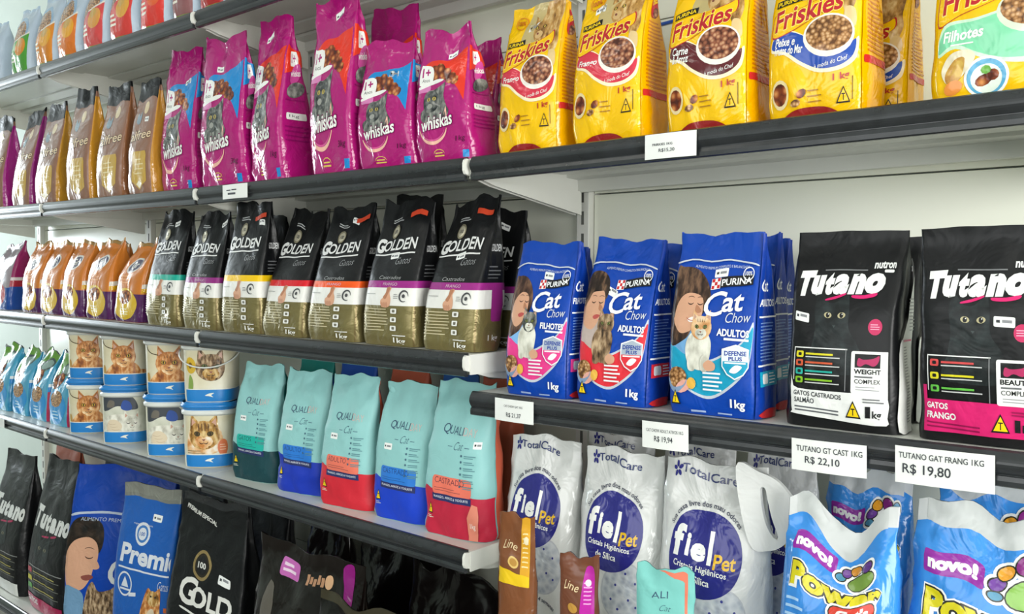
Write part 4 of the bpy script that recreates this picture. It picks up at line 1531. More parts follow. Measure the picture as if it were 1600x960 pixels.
@memo
def art_sack_black(variant, H):
    a = Art(H, 16, 6, 28)
    a.dy = 0
    wh = mat('#d9dad6', 'satin')
    pk = mat('#a82050', 'satin')
    a.on('brand_lettering')
    for x0, x1, t in ((8, 28, 'T'), (26, 42, 'u'), (42, 52, 't'), (52, 66, 'a'), (66, 82, 'n'), (82, 99, 'o')):
        a.text(t, x0, 92, x1, {'T': 116, 't': 112}.get(t, 108), wh, .06, .22)
    a.poly(spline([(40, 86), (56, 88), (70, 91), (70, 89), (56, 86), (40, 84.5)], 3), pk)
    a.on('cat_picture')
    a.spl([(26, 64), (25, 80), (30, 90), (38, 82), (50, 82), (58, 90), (60, 78), (60, 62), (42, 56)], FUR_BLACK)
    for x in (37, 51):
        a.ell(x, 72, 3, 1.8, mat('#8a8468', 'satin'), 0, 10).ell(x, 72, 1.4, 1.7, INK, 0, 8)
    a.on('small_print')
    a.rect(8, 50, 96, 51, mat('#8f908e', 'satin'))
    for c, y in (('#b03a4a', 42), ('#c9c02a', 33), ('#4f9a3a', 24)):
        a.rrect(9, y, 24, y + 5.6, mat(c, 'satin'), 1)
        a.rect(28, y + 2.4, 80, y + 3.6, mat('#a9a056', 'satin'))
        a.rect(28, y + .2, 90, y + 1, mat('#77786f', 'satin'))
    a.on('flavour_panel')
    a.rect(2, 2, 98, 18, pk if variant == 'pink' else wh, -.02)
    a.text('GATOS', 8, 9, 40, 15, wh if variant == 'pink' else INK, .03)
    return a


@memo
def art_sack_brown(H, strap):
    a = Art(H, 18, 6, 28)
    a.dy = H - 130
    a.on('printed_tag')
    a.rrect(24, 112, 42, 122, mat('#c468b4', 'satin'), 2)
    a.lines(27, 114, 39, 120, 2, mat('#f0d8ea', 'satin'), 1.6)
    a.on('brand_lettering')
    for i in range(5):
        a.rect(50 + i * 3.4, 113.4 + (i % 2), 52.6 + i * 3.4, 119 - (i % 3), mat('#b88a68', 'satin'))
    a.ell(70, 116.4, 3.4, 3.6, mat('#d9ad86', 'satin'), 0, 12)
    a.on('printed_panel')
    a.spl([(12, 2), (14, 60), (10, 90), (16, 108), (24, 96), (28, 50), (26, 2)], mat('#5b564e', 'black'))
    a.spl([(34, 2), (34, 70), (40, 92), (60, 96), (78, 90), (84, 60), (84, 2)], mat('#2a130f', 'dark'))
    if strap:
        a.on('magenta_band')
        a.spl([(82, 126), (88, 108), (88, 60), (84, 4), (97, 4), (98, 60), (98, 108), (96, 128)], mat('#8f0f7a', 'gloss'))
    return a


@memo
def art_sack_tag(H, c):
    a = Art(H, 18, 6, 28)
    a.dy = H - 130
    a.on('printed_tag')
    a.rrect(52, 114, 70, 124, mat(c, 'satin'), 2)
    a.lines(55, 116, 67, 121, 2, INK, 1.2)
    a.on('printed_panel')
    a.spl([(30, 2), (32, 70), (44, 96), (70, 96), (82, 70), (84, 2)], mat('#171210', 'dark'))
    return a


# --- sample sachets
@memo
def art_sachet(kind, H):
    a = Art(H, 12, 4, 30)
    a.dy = H - 150
    HT = 150
    if kind == 'yellow':
        a.on('side_stripe')
        a.rect(66, 2, 98, HT - 1, mat('#dca22a', 'crinkle'))
        a.lines(70, 40, 92, 120, 8, mat('#f0dca0', 'crinkle'), 3)
        a.ell(82, 100, 9, 9, mat('#f0e3c0', 'crinkle'), 0, 12)
        a.on('base_band').poly([(2, 3), (98, 3), (98, 24), (2, 36)], mat('#e6c01e', 'crinkle'))
        a.on('brand_lettering')
        a.text('Line', 14, 74, 56, 92, mat('#e6cfa4', 'crinkle'), .0, .4, .05)
        a.ell(48, 50, 13, 12, mat('#d9b86a', 'crinkle'), 0, 18).ell(48, 50, 9, 8, mat('#b5873c', 'crinkle'), 0, 16)
    elif kind == 'magenta':
        a.on('side_stripe')
        a.spl([(58, 2), (60, 80), (72, 130), (98, 110), (98, 2)], mat('#b3249a', 'crinkle'))
        a.lines(64, 40, 88, 96, 6, mat('#e6a0d4', 'crinkle'), 3)
        a.ell(76, 92, 9, 8, mat('#e9d9e4', 'crinkle'), 0, 12)
        a.on('brand_lettering')
        a.text('Line', 10, 70, 52, 90, mat('#e6cfa4', 'crinkle'), .0, .4, .05)
        a.ell(38, 32, 12, 11, mat('#b5873c', 'crinkle'), 0, 16)
    else:
        a.on('coral_edge')
        a.poly([(40, 149), (98, 138), (98, 2), (90, 2), (88, 120)], mat('#d9765e', 'matte'))
        a.on('brand_lettering')
        a.text('ALI', 28, 92, 56, 106, mat('#35506b', 'matte'), -.005)
        a.text('Cat', 42, 66, 62, 78, mat('#41647a', 'matte'), -.015, .5)
        a.lines(62, 20, 84, 62, 10, mat('#5a8a92', 'matte'), 1.6)
    return a

# ---------------------------------------------------------------- the goods, shelf by shelf
PL = {
    's1a': (-0.547, 0.02, 0.6926, 0.165, 0.245, 0.09, 0.05, -0, 0.95, -0.012),
    's1b': (-0.256, 0.02, 0.6907, 0.165, 0.245, 0.09, 0.05, 0, 0.95, -0.012),
    's1c': (-0.041, 0.02, 0.6892, 0.165, 0.245, 0.09, 0.05, -0, 0.95, -0.012),
    's1d': (0.138, 0.02, 0.688, 0.165, 0.245, 0.09, 0.05, 0, 0.95, -0.012),
    's1e': (0.331, 0.02, 0.6867, 0.165, 0.245, 0.09, 0.05, -0, 0.95, -0.012),
    's1f': (0.519, 0.02, 0.6854, 0.165, 0.245, 0.09, 0.05, -0, 0.95, -0.009),
    's1g': (0.712, 0.02, 0.6841, 0.165, 0.245, 0.09, 0.05, -0, 0.95, -0.012),
    's1h': (0.882, 0.02, 0.6829, 0.125, 0.245, 0.09, 0.05, 0, 0.95, -0.005),
    's1i': (1.031, 0.02, 0.6821, 0.135, 0.245, 0.09, 0.05, 0, 0.95, -0.008),
    'b0': (-0.556, 0.03, 0.2248, 0.185, 0.361, 0.09, 0.056, 0, 0.9, -0.011),
    'b1': (-0.3, 0.03, 0.2231, 0.166, 0.355, 0.09, 0.069, 0, 0.9, 0.014),
    'b2': (-0.081, 0.03, 0.2216, 0.185, 0.355, 0.08, 0.059, 0, 0.9, -0.001),
    'b3': (0.178, 0.03, 0.2198, 0.179, 0.376, 0.09, 0.042, 0, 0.9, -0.007),
    'b4': (0.401, 0.03, 0.2183, 0.185, 0.36, 0.09, 0.051, 0, 0.9, -0.001),
    'b5': (0.6, 0.03, 0.217, 0.15, 0.349, 0.09, 0.044, 0, 0.9, 0.001),
    'w1': (0.787, 0.05, 0.2157, 0.195, 0.413, 0.08, 0.036, 0, 0.97, -0.012),
    'w2': (1.059, 0.03, 0.2142, 0.219, 0.403, 0.08, 0.02, 0, 1, -0.012),
    'w3': (1.263, 0.03, 0.2142, 0.165, 0.416, 0.1, 0.038, -0, 1, -0.012),
    'w4': (1.535, 0.02, 0.2142, 0.172, 0.41, 0.1, 0.028, 0, 1, -0),
    'w5b': (1.562, 0.16, 0.2142, 0.18, 0.415, 0.06, 0.04, 0, 0.97, -0.012),
    'w5': (1.724, 0.02, 0.2142, 0.187, 0.277, 0.09, 0.02, -0.004, 0.95, -0.012),
    'w6': (1.902, 0.02, 0.2142, 0.165, 0.278, 0.09, 0.02, -0.006, 0.9, -0.002),
    'w6b': (1.825, 0.17, 0.2142, 0.165, 0.29, 0.06, 0.04, 0, 0.97, -0.012),
    'f1': (2.112, 0.03, 0.2153, 0.158, 0.29, 0.09, 0.05, 0, 0.95, -0.005),
    'f2': (2.293, 0.03, 0.217, 0.158, 0.29, 0.1, 0.05, 0, 0.95, -0.012),
    'f3': (2.487, 0.03, 0.2188, 0.158, 0.29, 0.1, 0.05, 0, 0.95, -0.007),
    'f4': (2.666, 0.03, 0.2204, 0.155, 0.29, 0.1, 0.05, 0, 0.95, -0.01),
    'f4b': (2.695, 0.14, 0.221, 0.15, 0.242, 0.08, 0.05, 0, 0.97, -0.007),
    'f5': (2.905, 0.03, 0.2226, 0.16, 0.29, 0.1, 0.05, 0, 0.95, -0.008),
    'p1': (-0.53, 0.03, -0.1591, 0.2, 0.251, 0.09, 0.07, 0, 0.9, 0.014),
    'o1': (-0.227, 0.03, -0.1613, 0.161, 0.252, 0.1, 0.06, 0, 0.9, 0.005),
    'o2': (-0.058, 0.03, -0.1625, 0.17, 0.254, 0.1, 0.06, 0, 0.9, -0.001),
    'o3': (0.115, 0.03, -0.1636, 0.159, 0.254, 0.1, 0.06, 0, 0.9, 0.004),
    'o4': (0.305, 0.03, -0.1649, 0.17, 0.256, 0.1, 0.06, 0, 0.9, 0.007),
    'o4b': (0.127, 0.16, -0.1636, 0.17, 0.247, 0.06, 0.04, 0, 0.97, 0.009),
    'o5': (0.508, 0.03, -0.1663, 0.17, 0.245, 0.1, 0.06, 0.03, 0.9, 0.018),
    'g1': (0.736, 0.02, -0.1679, 0.186, 0.336, 0.09, 0.066, 0, 0.93, 0.001),
    'g2': (0.945, 0.02, -0.1693, 0.184, 0.324, 0.09, 0.061, 0, 0.93, -0.002),
    'g3': (1.151, 0.02, -0.1696, 0.186, 0.341, 0.09, 0.053, 0, 0.93, -0.002),
    'g3b': (1.05, 0.15, -0.1696, 0.18, 0.313, 0.06, 0.04, 0, 0.97, 0.004),
    'g4': (1.333, 0.02, -0.1696, 0.172, 0.315, 0.09, 0.1, 0, 0.93, -0.012),
    'g5': (1.526, 0.02, -0.1696, 0.184, 0.314, 0.09, 0.083, 0, 0.93, 0.002),
    'g6': (1.725, 0.02, -0.1696, 0.174, 0.32, 0.09, 0.076, 0, 0.93, -0.001),
    'g6b': (1.657, 0.15, -0.1696, 0.18, 0.34, 0.06, 0.04, 0, 0.97, -0.006),
    'g7': (1.91, 0.02, -0.1696, 0.157, 0.315, 0.09, 0.099, 0, 0.93, 0.018),
    'g8': (1.9, 0.15, -0.1696, 0.18, 0.295, 0.08, 0.05, 0, 0.97, 0.002),
    'c1': (2.143, 0.02, -0.2413, 0.155, 0.29, 0.08, 0.059, 0, 0.98, -0.004),
    'c1b': (2.09, 0.13, -0.2416, 0.155, 0.284, 0.07, 0.045, 0, 0.97, 0.001),
    'c2': (2.313, 0.02, -0.2397, 0.155, 0.291, 0.08, 0.073, 0, 0.98, -0.009),
    'c2b': (2.304, 0.13, -0.2396, 0.155, 0.286, 0.07, 0.045, 0, 0.97, 0.001),
    'c3': (2.508, 0.02, -0.2379, 0.162, 0.294, 0.08, 0.046, 0, 0.98, -0.004),
    'c3b': (2.489, 0.12, -0.2379, 0.16, 0.294, 0.07, 0.045, 0, 0.97, 0.002),
    'c3c': (2.47, 0.21, -0.238, 0.155, 0.287, 0.07, 0.045, 0, 0.97, 0.001),
    't1': (2.715, 0.02, -0.236, 0.17, 0.291, 0.09, 0.054, 0, 1.03, -0.002),
    't1b': (2.707, 0.14, -0.2359, 0.165, 0.285, 0.08, 0.05, 0, 0.97, -0.001),
    't2': (2.905, 0.02, -0.2343, 0.165, 0.29, 0.09, 0.02, -0.004, 1.03, 0.002),
    'a0': (-0.56, 0.04, -0.5515, 0.16, 0.25, 0.09, 0.06, 0, 0.96, 0),
    'a1': (-0.385, 0.045, -0.5527, 0.155, 0.25, 0.09, 0.06, 0, 0.96, 0),
    'a2': (-0.215, 0.045, -0.5539, 0.155, 0.25, 0.09, 0.06, 0, 0.96, 0),
    'a3': (-0.045, 0.045, -0.555, 0.155, 0.25, 0.09, 0.06, 0, 0.96, 0),
    'q1': (1.15, 0.045, -0.5621, 0.175, 0.304, 0.085, 0.055, 0, 0.96, 0),
    'q2': (1.355, 0.045, -0.5621, 0.172, 0.303, 0.085, 0.055, 0, 0.96, 0),
    'q3': (1.545, 0.035, -0.5621, 0.172, 0.308, 0.085, 0.055, 0, 0.96, 0),
    'q4': (1.728, 0.045, -0.5621, 0.172, 0.305, 0.085, 0.055, 0, 0.96, 0),
    'q5': (1.903, 0.035, -0.5621, 0.172, 0.322, 0.09, 0.06, 0, 0.96, 0),
    'q1b': (1.18, 0.2, -0.5621, 0.15, 0.31, 0.08, 0.05, 0, 0.96, 0),
    'q2b': (1.36, 0.2, -0.5621, 0.15, 0.31, 0.08, 0.05, 0, 0.96, 0),
    'q3b': (1.56, 0.2, -0.5621, 0.14, 0.31, 0.08, 0.05, 0, 0.96, 0),
    'q4b': (1.735, 0.2, -0.5621, 0.12, 0.31, 0.08, 0.05, 0, 0.96, 0),
    'q5b': (1.862, 0.2, -0.5621, 0.115, 0.31, 0.08, 0.05, 0, 0.96, 0),
    'tt1': (-0.56, 0.03, -1.2582, 0.34, 0.524, 0.14, 0.09, 0, 0.9, 0),
    'tt2': (-0.165, 0.03, -1.2609, 0.34, 0.557, 0.14, 0.09, 0, 0.9, 0),
    'tb1': (-0.06, 0.22, -1.2616, 0.3, 0.568, 0.1, 0.06, 0, 0.96, 0),
    'tb2': (0.52, 0.235, -1.2655, 0.26, 0.552, 0.1, 0.06, 0, 0.96, 0),
    'tb3': (0.9, 0.21, -1.2681, 0.28, 0.609, 0.1, 0.06, 0, 0.96, 0),
    'or1': (-0.53, 0.23, -1.2584, 0.26, 0.57, 0.1, 0.06, 0, 0.96, 0),
    'cb': (0.205, 0.095, -1.2606, 0.42, 0.575, 0.13, 0.09, 0, 0.96, 0),
    'pr': (0.585, 0.01, -1.2632, 0.27, 0.592, 0.12, 0.06, 0, 1, 0),
    'gb': (0.945, 0, -1.2656, 0.34, 0.615, 0.14, 0.07, 0, 0.88, 0),
    'm1': (1.43, -0.03, -1.2688, 0.44, 0.58, 0.14, 0.07, 0, 0.96, 0),
    'm2': (1.785, -0.14, -1.2688, 0.39, 0.555, 0.12, 0.07, 0, 0.96, 0),
    'm3': (1.84, 0.06, -1.2688, 0.3, 0.6, 0.12, 0.06, 0, 0.96, 0),
    'm4': (1.52, 0.2, -1.2688, 0.34, 0.62, 0.12, 0.06, 0, 0.96, 0),
    'm5': (1.22, 0.2, -1.2688, 0.2, 0.61, 0.1, 0.06, 0, 0.96, 0),
    'l1': (2.1, 0.06, -0.7779, 0.185, 0.441, 0.1, 0.06, 0, 0.96, 0),
    'l2': (2.3, 0.04, -0.776, 0.185, 0.441, 0.1, 0.06, 0, 0.96, 0),
    'l3': (2.495, 0.02, -0.7742, 0.2, 0.447, 0.1, 0.06, 0, 0.96, 0),
    'lb1': (2.185, 0.2, -0.7771, 0.175, 0.438, 0.1, 0.06, 0, 0.96, 0),
    'lb2': (2.365, 0.2, -0.7754, 0.165, 0.442, 0.1, 0.06, 0, 0.96, 0),
    'lb3': (2.532, 0.2, -0.7739, 0.14, 0.445, 0.1, 0.06, 0, 0.96, 0),
    'pc1': (2.725, -0.035, -0.7721, 0.172, 0.438, 0.09, 0.06, 0, 0.96, 0),
    'pc2': (2.915, -0.01, -0.7703, 0.2, 0.446, 0.1, 0.06, 0, 0.96, 0),
    'pcb1': (2.685, 0.2, -0.7724, 0.15, 0.429, 0.09, 0.06, 0, 0.96, 0),
    'pcb2': (2.885, 0.17, -0.7706, 0.18, 0.457, 0.09, 0.06, 0, 0.96, 0),
    'sa1': (2.16, -0.06, -0.7773, 0.085, 0.327, 0.03, 0.018, 0, 0.96, 0),
    'sa2': (2.305, -0.065, -0.776, 0.075, 0.282, 0.03, 0.018, 0, 0.96, 0),
    'sa3': (2.48, -0.075, -0.7743, 0.098, 0.301, 0.03, 0.02, 0, 0.96, 0),
    'bp': (2.755, -0.115, -0.7718, 0.1, 0.298, 0.03, 0.02, 0, 0.96, 0),
}


def pl(k, **o):
    """place of one bag; keywords overrule single entries"""
    names = ('X', 'yf', 'Z', 'w', 'h', 'd', 'ty', 'shear', 'topw', 'tilt')
    v = dict(zip(names, PL[k]))
    v.update(o)
    v['Z'] += CZ + .0010
    return tuple(v[n] for n in names)


G = lambda h, f='gloss': mat(h, f)
# common film shapes
PILLOW = dict(p=4.0, seal=.045, bulge=.16, gus=.03, wr=.0034, wave=.004)
BRICK = dict(p=8, seal=.05, bulge=.07, gus=.10, wr=.0030, wave=.003)
TALLB = dict(p=7, seal=.05, bulge=.08, gus=.16, wr=.0032, wave=.005,
             bprof=([0, .04, .14, .34, .50, .70, .95, 1], [.86, .97, 1, .98, .78, .46, .05, .05]))
GUSS = dict(p=9, seal=.06, bulge=.05, gus=.04, wr=.0030, wave=.006,
            bprof=([0, .04, .14, .40, .60, .80, .93, 1], [.9, .98, 1, .98, .86, .5, .06, .05]))

# --- top shelf: clear pouches of dry food
GRP = 'clear dry food pouches on the top shelf'
for k, low, fruit, ex in (('s1a', '#2a6fae', '#3f9a4a', 'with a blue lower panel, leftmost'),
                          ('s1b', '#4f9a3a', '#d98a2a', 'with a green lower panel and orange fruit, second from the left'),
                          ('s1c', '#d9862a', '#e6a52a', 'with an orange lower panel, right of the green one'),
                          ('s1d', '#d9762a', '#e6a52a', 'with an orange lower panel, left of the first red one'),
                          ('s1e', '#cf4a4a', '#d99a4a', 'with a red lower panel, right of the orange ones'),
                          ('s1f', '#cf3f3a', '#d9a040', 'with a red lower panel, second red one'),
                          ('s1g', '#d93a32', '#e06030', 'with a bright red lower panel, third red one'),
                          ('s1h', '#8a5a5c', '#9a6a5a', 'with a dull pink panel, left of the shelf seam'),
                          ('s1i', '#a81f1f', '#8a2a20', 'with a dark red panel, right of the shelf seam')):
    bag('clear', 'dry_food_pouch', 'clear dry food pouch ' + ex, 'pouch', GRP, pl(k), art_clear(low, fruit, 140),
        G('#b4c3d2', 'crinkle'), G('#a9bfd4', 'crinkle'), seed=sum(map(ord, k)), **PILLOW)

# --- upper shelf: brown pouches
GRP = 'brown pouches on the upper shelf'
for k, side, ex in (('b0', '#9a1f7a', 'with a magenta side, cut off by the left photo edge'), ('b1', '#8a1f70', 'with a narrow magenta side, second from the left'),
                    ('b2', '#b8862a', 'with a gold side, right of the magenta sided ones'), ('b3', '#c48a28', 'with a broad bare gold side and folded top'),
                    ('b4', '#8a5a3a', 'showing its beige pointed panel, second from the magenta bags'), ('b5', '#c08a34', 'with a white price sticker, next to the magenta bags')):
    bag('brown', 'brown_pouch', 'brown foil pouch ' + ex, 'pouch', GRP, pl(k), art_brown(side, 165),
        G('#8f6a58', 'crinkle'), BLK, (58, 104, 0) if k == 'b5' else None, seed=sum(map(ord, k)), **dict(TALLB, flop=.0))

# --- upper shelf: magenta bags
GRP = 'magenta bags on the upper shelf'
for k, col, H, kg, ex, st in (('w1', 'blue', 190, '1kg', 'with blue panel, next to the brown pouches', (60, 142, .05)),
                              ('w2', 'blue', 180, '3kg', 'with blue panel, tall, second from the left', (34, 140, .05)),
                              ('w3', 'red', 200, '1kg', 'with red panel, third from the left, broad side showing', (30, 172, .4)),
                              ('w4', 'red', 200, '3kg', 'with red panel, the tallest, reaching the shelf above', (50, 172, .5)),
                              ('w5', 'blue', 150, '1kg', 'with blue panel, short one right of the tallest bag', (58, 106, .06)),
                              ('w6', 'red', 160, '1kg', 'with red panel, rightmost in front, near the yellow bags', (58, 124, .2))):
    bag('magenta', 'magenta_cat_food_bag', 'magenta cat food bag ' + ex, 'bag', GRP, pl(k), art_magenta(col, H, kg), MAG, MAG, st,
        seed=sum(map(ord, k)), yaw={'w3': -.10, 'w4': -.05}.get(k, 0), **dict(TALLB, wr=.0042, sag=.012 if k in ('w2', 'w6') else 0))
bag('magenta', 'magenta_cat_food_bag', 'plain magenta bag standing behind the short blue panelled one', 'bag', GRP, pl('w5b'), art_magenta('red', 190, '1kg'), MAG, MAG, seed=4, **TALLB)
bag('magenta', 'magenta_cat_food_bag', 'magenta bag half hidden behind the leftmost yellow bag', 'bag', GRP, pl('w6b'), art_magenta('red', 160, '1kg'), MAG, MAG, seed=5, **TALLB)

# --- upper shelf: yellow bags
GRP = 'yellow bags on the upper shelf'
for k, art, ex, st in (('f1', art_yellow('Frango', '#cf3348', 'brown', 150, 14), 'with red flavour panel, leftmost yellow one', (40, 122, .08)),
                       ('f2', art_yellow('Frango', '#cf3348', 'brown', 152, 16), 'with red flavour panel, second from the left', (24, 124, .08)),
                       ('f3', art_yellow('Carne|& Arroz', '#5c1f24', 'brown', 154, 8), 'with dark brown flavour panel, above the white price card', (50, 120, .1)),
                       ('f4', art_yellow('Peixe e|Frutos do Mar', '#1f4aa8', 'tan', 156), 'with blue flavour panel', (40, 110, .1)),
                       ('f5', art_yellow_kitten(158), 'with pale green flavour panel, rightmost', None)):
    bag('yellow', 'yellow_cat_food_bag', 'yellow cat food bag ' + ex, 'bag', GRP, pl(k), art, YB_, YB_, st, seed=sum(map(ord, k)), **dict(BRICK, wr=.0036, p=5.5))
bag('yellow', 'yellow_cat_food_bag', 'yellow cat food bag behind the blue panelled one', 'bag', GRP, pl('f4b'), art_yellow('Peixe e|Frutos do Mar', '#1f4aa8', 'tan', 156), YB_, YB_, seed=3, **BRICK)

# --- middle shelf: purple, orange pouches
bag('purple', 'purple_pouch', 'crimson and blue foil pouch at the left end of the middle shelf', 'pouch', None, pl('p1'), art_purple(148), G('#9a8f96', 'crinkle'), G('#7a6a72', 'foil'), seed=11, **GUSS)
GRP = 'orange pouches on the middle shelf'
for k, ex in (('o1', 'leftmost, next to the crimson and blue pouch'), ('o2', 'second from the left'), ('o3', 'third from the left, in the middle of the row'),
              ('o4', 'with broad orange side showing, fourth from the left'), ('o5', 'rightmost, touching the black and gold bags'), ('o4b', 'standing behind the others, only its orange top showing')):
    bag('orange', 'orange_pouch', 'orange and purple foil pouch ' + ex, 'pouch', GRP, pl(k), art_orange(148), G('#c9772c', 'crinkle'), G('#a9824a', 'foil'), seed=sum(map(ord, k)) + 3, **GUSS)

# --- middle shelf: black and gold bags
GRP = 'black and gold bags on the middle shelf'
for k, col, fl, tg, ex, st in (('g1', '#1fa893', '', False, 'with a teal stripe, leftmost one', (52, 140, .1)), ('g2', '#8e2a7c', 'Castrados', False, 'with a purple stripe, second from the left', (76, 146, .2)),
                               ('g3', '#f0c413', '', True, 'with a yellow stripe', (72, 138, -.2)), ('g4', '#d41f2a', '', False, 'with a red stripe, leaning back', None),
                               ('g5', '#ee5a1c', 'Castrados', True, 'with an orange stripe', (52, 146, -.3)), ('g6', '#9a2a84', 'Castrados', True, 'with a magenta stripe, second from the right in front', (42, 97, .1)),
                               ('g7', '#9a2a84', 'Castrados', True, 'with a magenta stripe and side, rightmost one in front', (42, 97, .15))):
    bag('gold', 'black_and_gold_bag', 'black and gold cat food bag ' + ex, 'bag', GRP, pl(k), art_gold(col, fl, 165, tg), BLK, BLK, st,
        seed=sum(map(ord, k)), **dict(TALLB, wave=.006))
for k, ex in (('g3b', 'behind the yellow and red striped ones, only its top showing'), ('g6b', 'behind the two magenta striped ones, only its top showing'), ('g8', 'with a white price sticker, standing behind at the right end')):
    bag('gold', 'black_and_gold_bag', 'black cat food bag ' + ex, 'bag', GRP, pl(k), art_gold('#9a2a84', '', 165, False), BLK, BLK, (56, 142, -.1) if k == 'g8' else None, seed=sum(map(ord, k)), **TALLB)

# --- right bay, middle shelf: blue bags and black pouches
GRP = 'blue bags on the middle shelf of the right bay'
for k, fl, pan, who, ex, st in (('c1', 'FILHOTES', '#e63f8e', 'girl', 'with pink panel and kitten picture, leftmost in front', (50, 114, 0)), ('c2', 'ADULTOS', '#dc2f3c', 'man', 'with red panel and tabby picture, middle one in front', (34, 100, -.3)),
                                ('c3', 'ADULTOS', '#1a9cc0', 'woman', 'with turquoise panel and ginger cat picture, right one in front', (48, 114, 0))):
    bag('blue', 'blue_cat_food_bag', 'blue cat food bag ' + ex, 'bag', GRP, pl(k), art_blue(fl, pan, who, 150), BLU, BLU, st, seed=sum(map(ord, k)), **dict(BRICK, wr=.0022))
for k, fl, pan, who, ex in (('c1b', 'FILHOTES', '#e63f8e', 'girl', 'behind the pink panelled one'), ('c2b', 'ADULTOS', '#dc2f3c', 'man', 'behind the red panelled one'),
                            ('c3b', 'ADULTOS', '#1a9cc0', 'woman', 'directly behind the turquoise panelled one'), ('c3c', 'ADULTOS', '#1a9cc0', 'woman', 'in the third row, left of the black pouches')):
    bag('blue', 'blue_cat_food_bag', 'blue cat food bag half hidden ' + ex, 'bag', GRP, pl(k), art_blue(fl, pan, who, 150), BLU, BLU, seed=sum(map(ord, k)), **dict(BRICK, wr=.0022))
GRP = 'black pouches on the middle shelf of the right bay'
for k, v, ex, st in (('t1', 'white', 'with white base panel and white lettering', (7, 82, -.15)), ('t2', 'pink', 'with pink base panel, at the right edge of the photo', (60, 82, -.05))):
    bag('black', 'black_cat_food_pouch', 'black cat food pouch ' + ex, 'bag', GRP, pl(k), art_black(v, 150), BLK, BLK, st, seed=sum(map(ord, k)),
        **dict(BRICK, seal=.07, wr=.0030, wave=.0006, p=6, aprof=([0, .05, .16, .5, .93, 1], [1.0, 1.0, 1.01, .99, pl(k)[8], pl(k)[8]])))
bag('black', 'black_cat_food_pouch', 'black cat food pouch hidden behind the white panelled one', 'bag', GRP, pl('t1b'), art_black('white', 150), BLK, BLK, seed=8, **dict(BRICK, seal=.07, wave=.0006))

# --- lower shelf: turquoise pouches
GRP = 'turquoise pouches on the lower shelf'
for k, side, ex in (('a0', '#2a7fa8', 'leftmost, cut off by the edge of the photo'), ('a1', '#2a7fa8', 'second from the left'), ('a2', '#a82a4a', 'third from the left'), ('a3', '#a01f4c', 'with a crimson side, next to the pails')):
    bag('aqua', 'turquoise_pouch', 'turquoise foil pouch, ' + ex, 'pouch', GRP, pl(k), art_aqua(side, 140), G('#4f9fc0', 'crinkle'), G('#8a9090', 'foil'),
        seed=sum(map(ord, k)), **dict(GUSS, wave=.010, wr=.0045))

# --- lower shelf: pale teal bags
GRP = 'pale teal bags on the lower shelf'
for k, nm, base, panel, ink, yaw, ex in (('q1', 'GATOS', '#123f46', '#1fae9f', '#0f4a4a', .14, 'with dark teal base, leftmost, beside the pails'), ('q2', 'ADULTO', '#1836b0', '#2a78cf', '#163a7a', .14, 'with blue base, second from the left'),
                                         ('q3', 'ADULTO', '#cc2636', '#e5755f', '#5a2a3a', .14, 'with red base, in the middle of the row'), ('q4', 'CASTRADO', '#1740c4', '#2a78cf', '#163a7a', .12, 'with bright blue base, fourth from the left'),
                                         ('q5', 'CASTRADO', '#bf2440', '#e5745f', '#5a2a3a', .10, 'with crimson base, rightmost at the shelf end')):
    bag('teal', 'pale_teal_cat_food_bag', 'pale teal cat food bag ' + ex, 'bag', GRP, pl(k), art_teal(nm, base, panel, ink, 155, k == 'q5'), TEAL, TEAL, (24 if k != 'q5' else 80, 80 if k != 'q5' else 92, 0), yaw=yaw,
        seed=sum(map(ord, k)), **dict(BRICK, p=4.0, wr=.0060, wave=.004, bulge=.12))
for k, c, ex in (('q1b', '#1f8f86', 'green'), ('q2b', '#1f55b8', 'blue'), ('q3b', '#cf6448', 'coral'), ('q4b', '#1f5fb0', 'dark blue'), ('q5b', '#cf6448', 'orange')):
    nm = {'q1b': 'dark teal', 'q2b': 'second', 'q3b': 'middle', 'q4b': 'fourth', 'q5b': 'rightmost'}[k]
    bag('teal', 'pale_teal_cat_food_bag', '%s backed bag behind the %s pale teal bag' % (ex, nm), 'bag', GRP, pl(k), None, G(c, 'matte'), G(c, 'matte'), yaw=.1, seed=sum(map(ord, k)), **dict(BRICK, p=4.2))

# --- bottom shelf: sacks
GRP = 'black sacks on the bottom shelf'
for k, v, ex in (('tt1', 'white', 'with white base panel at the left edge of the photo'), ('tt2', 'pink', 'with pink base panel, beside the big blue sack')):
    bag('sack', 'black_cat_food_sack', 'tall black cat food sack ' + ex, 'sack', GRP, pl(k), art_sack_black(v, 170), BLK, BLK, seed=sum(map(ord, k)), **dict(TALLB, p=5))
for k, ex in (('tb1', 'behind the pink panelled black sack'), ('tb2', 'behind the big blue sack'), ('tb3', 'behind the sack with a large golden seal')):
    bag('sack', 'black_cat_food_sack', 'black sack with plain folded top ' + ex, 'sack', GRP, pl(k), None, BLK, G('#26282a', 'crinkle'), seed=sum(map(ord, k)), **dict(TALLB, p=5))
bag('sack', 'orange_sack', 'dull orange sack at the back, between the two black sacks', 'sack', None, pl('or1'), None, G('#b8664e', 'matte'), G('#b8664e', 'matte'), seed=6, **TALLB)
bag('sack', 'blue_cat_food_sack', 'big royal blue cat food sack with man and cat picture', 'sack', None, pl('cb'), art_sack_blue(150), BLU, G('#0a3fae', 'satin'), seed=21, yaw=.55, **dict(BRICK, wr=.004))
bag('sack', 'silver_topped_sack', 'blue cat food sack with silver top seal and sitting cat', 'sack', None, pl('pr'), art_sack_premier(205), G('#1f5cae', 'satin'), G('#8f8f88', 'foil'), (58, 170, .05), seed=22, yaw=.2, **dict(BRICK, wr=.003, seal=.06))
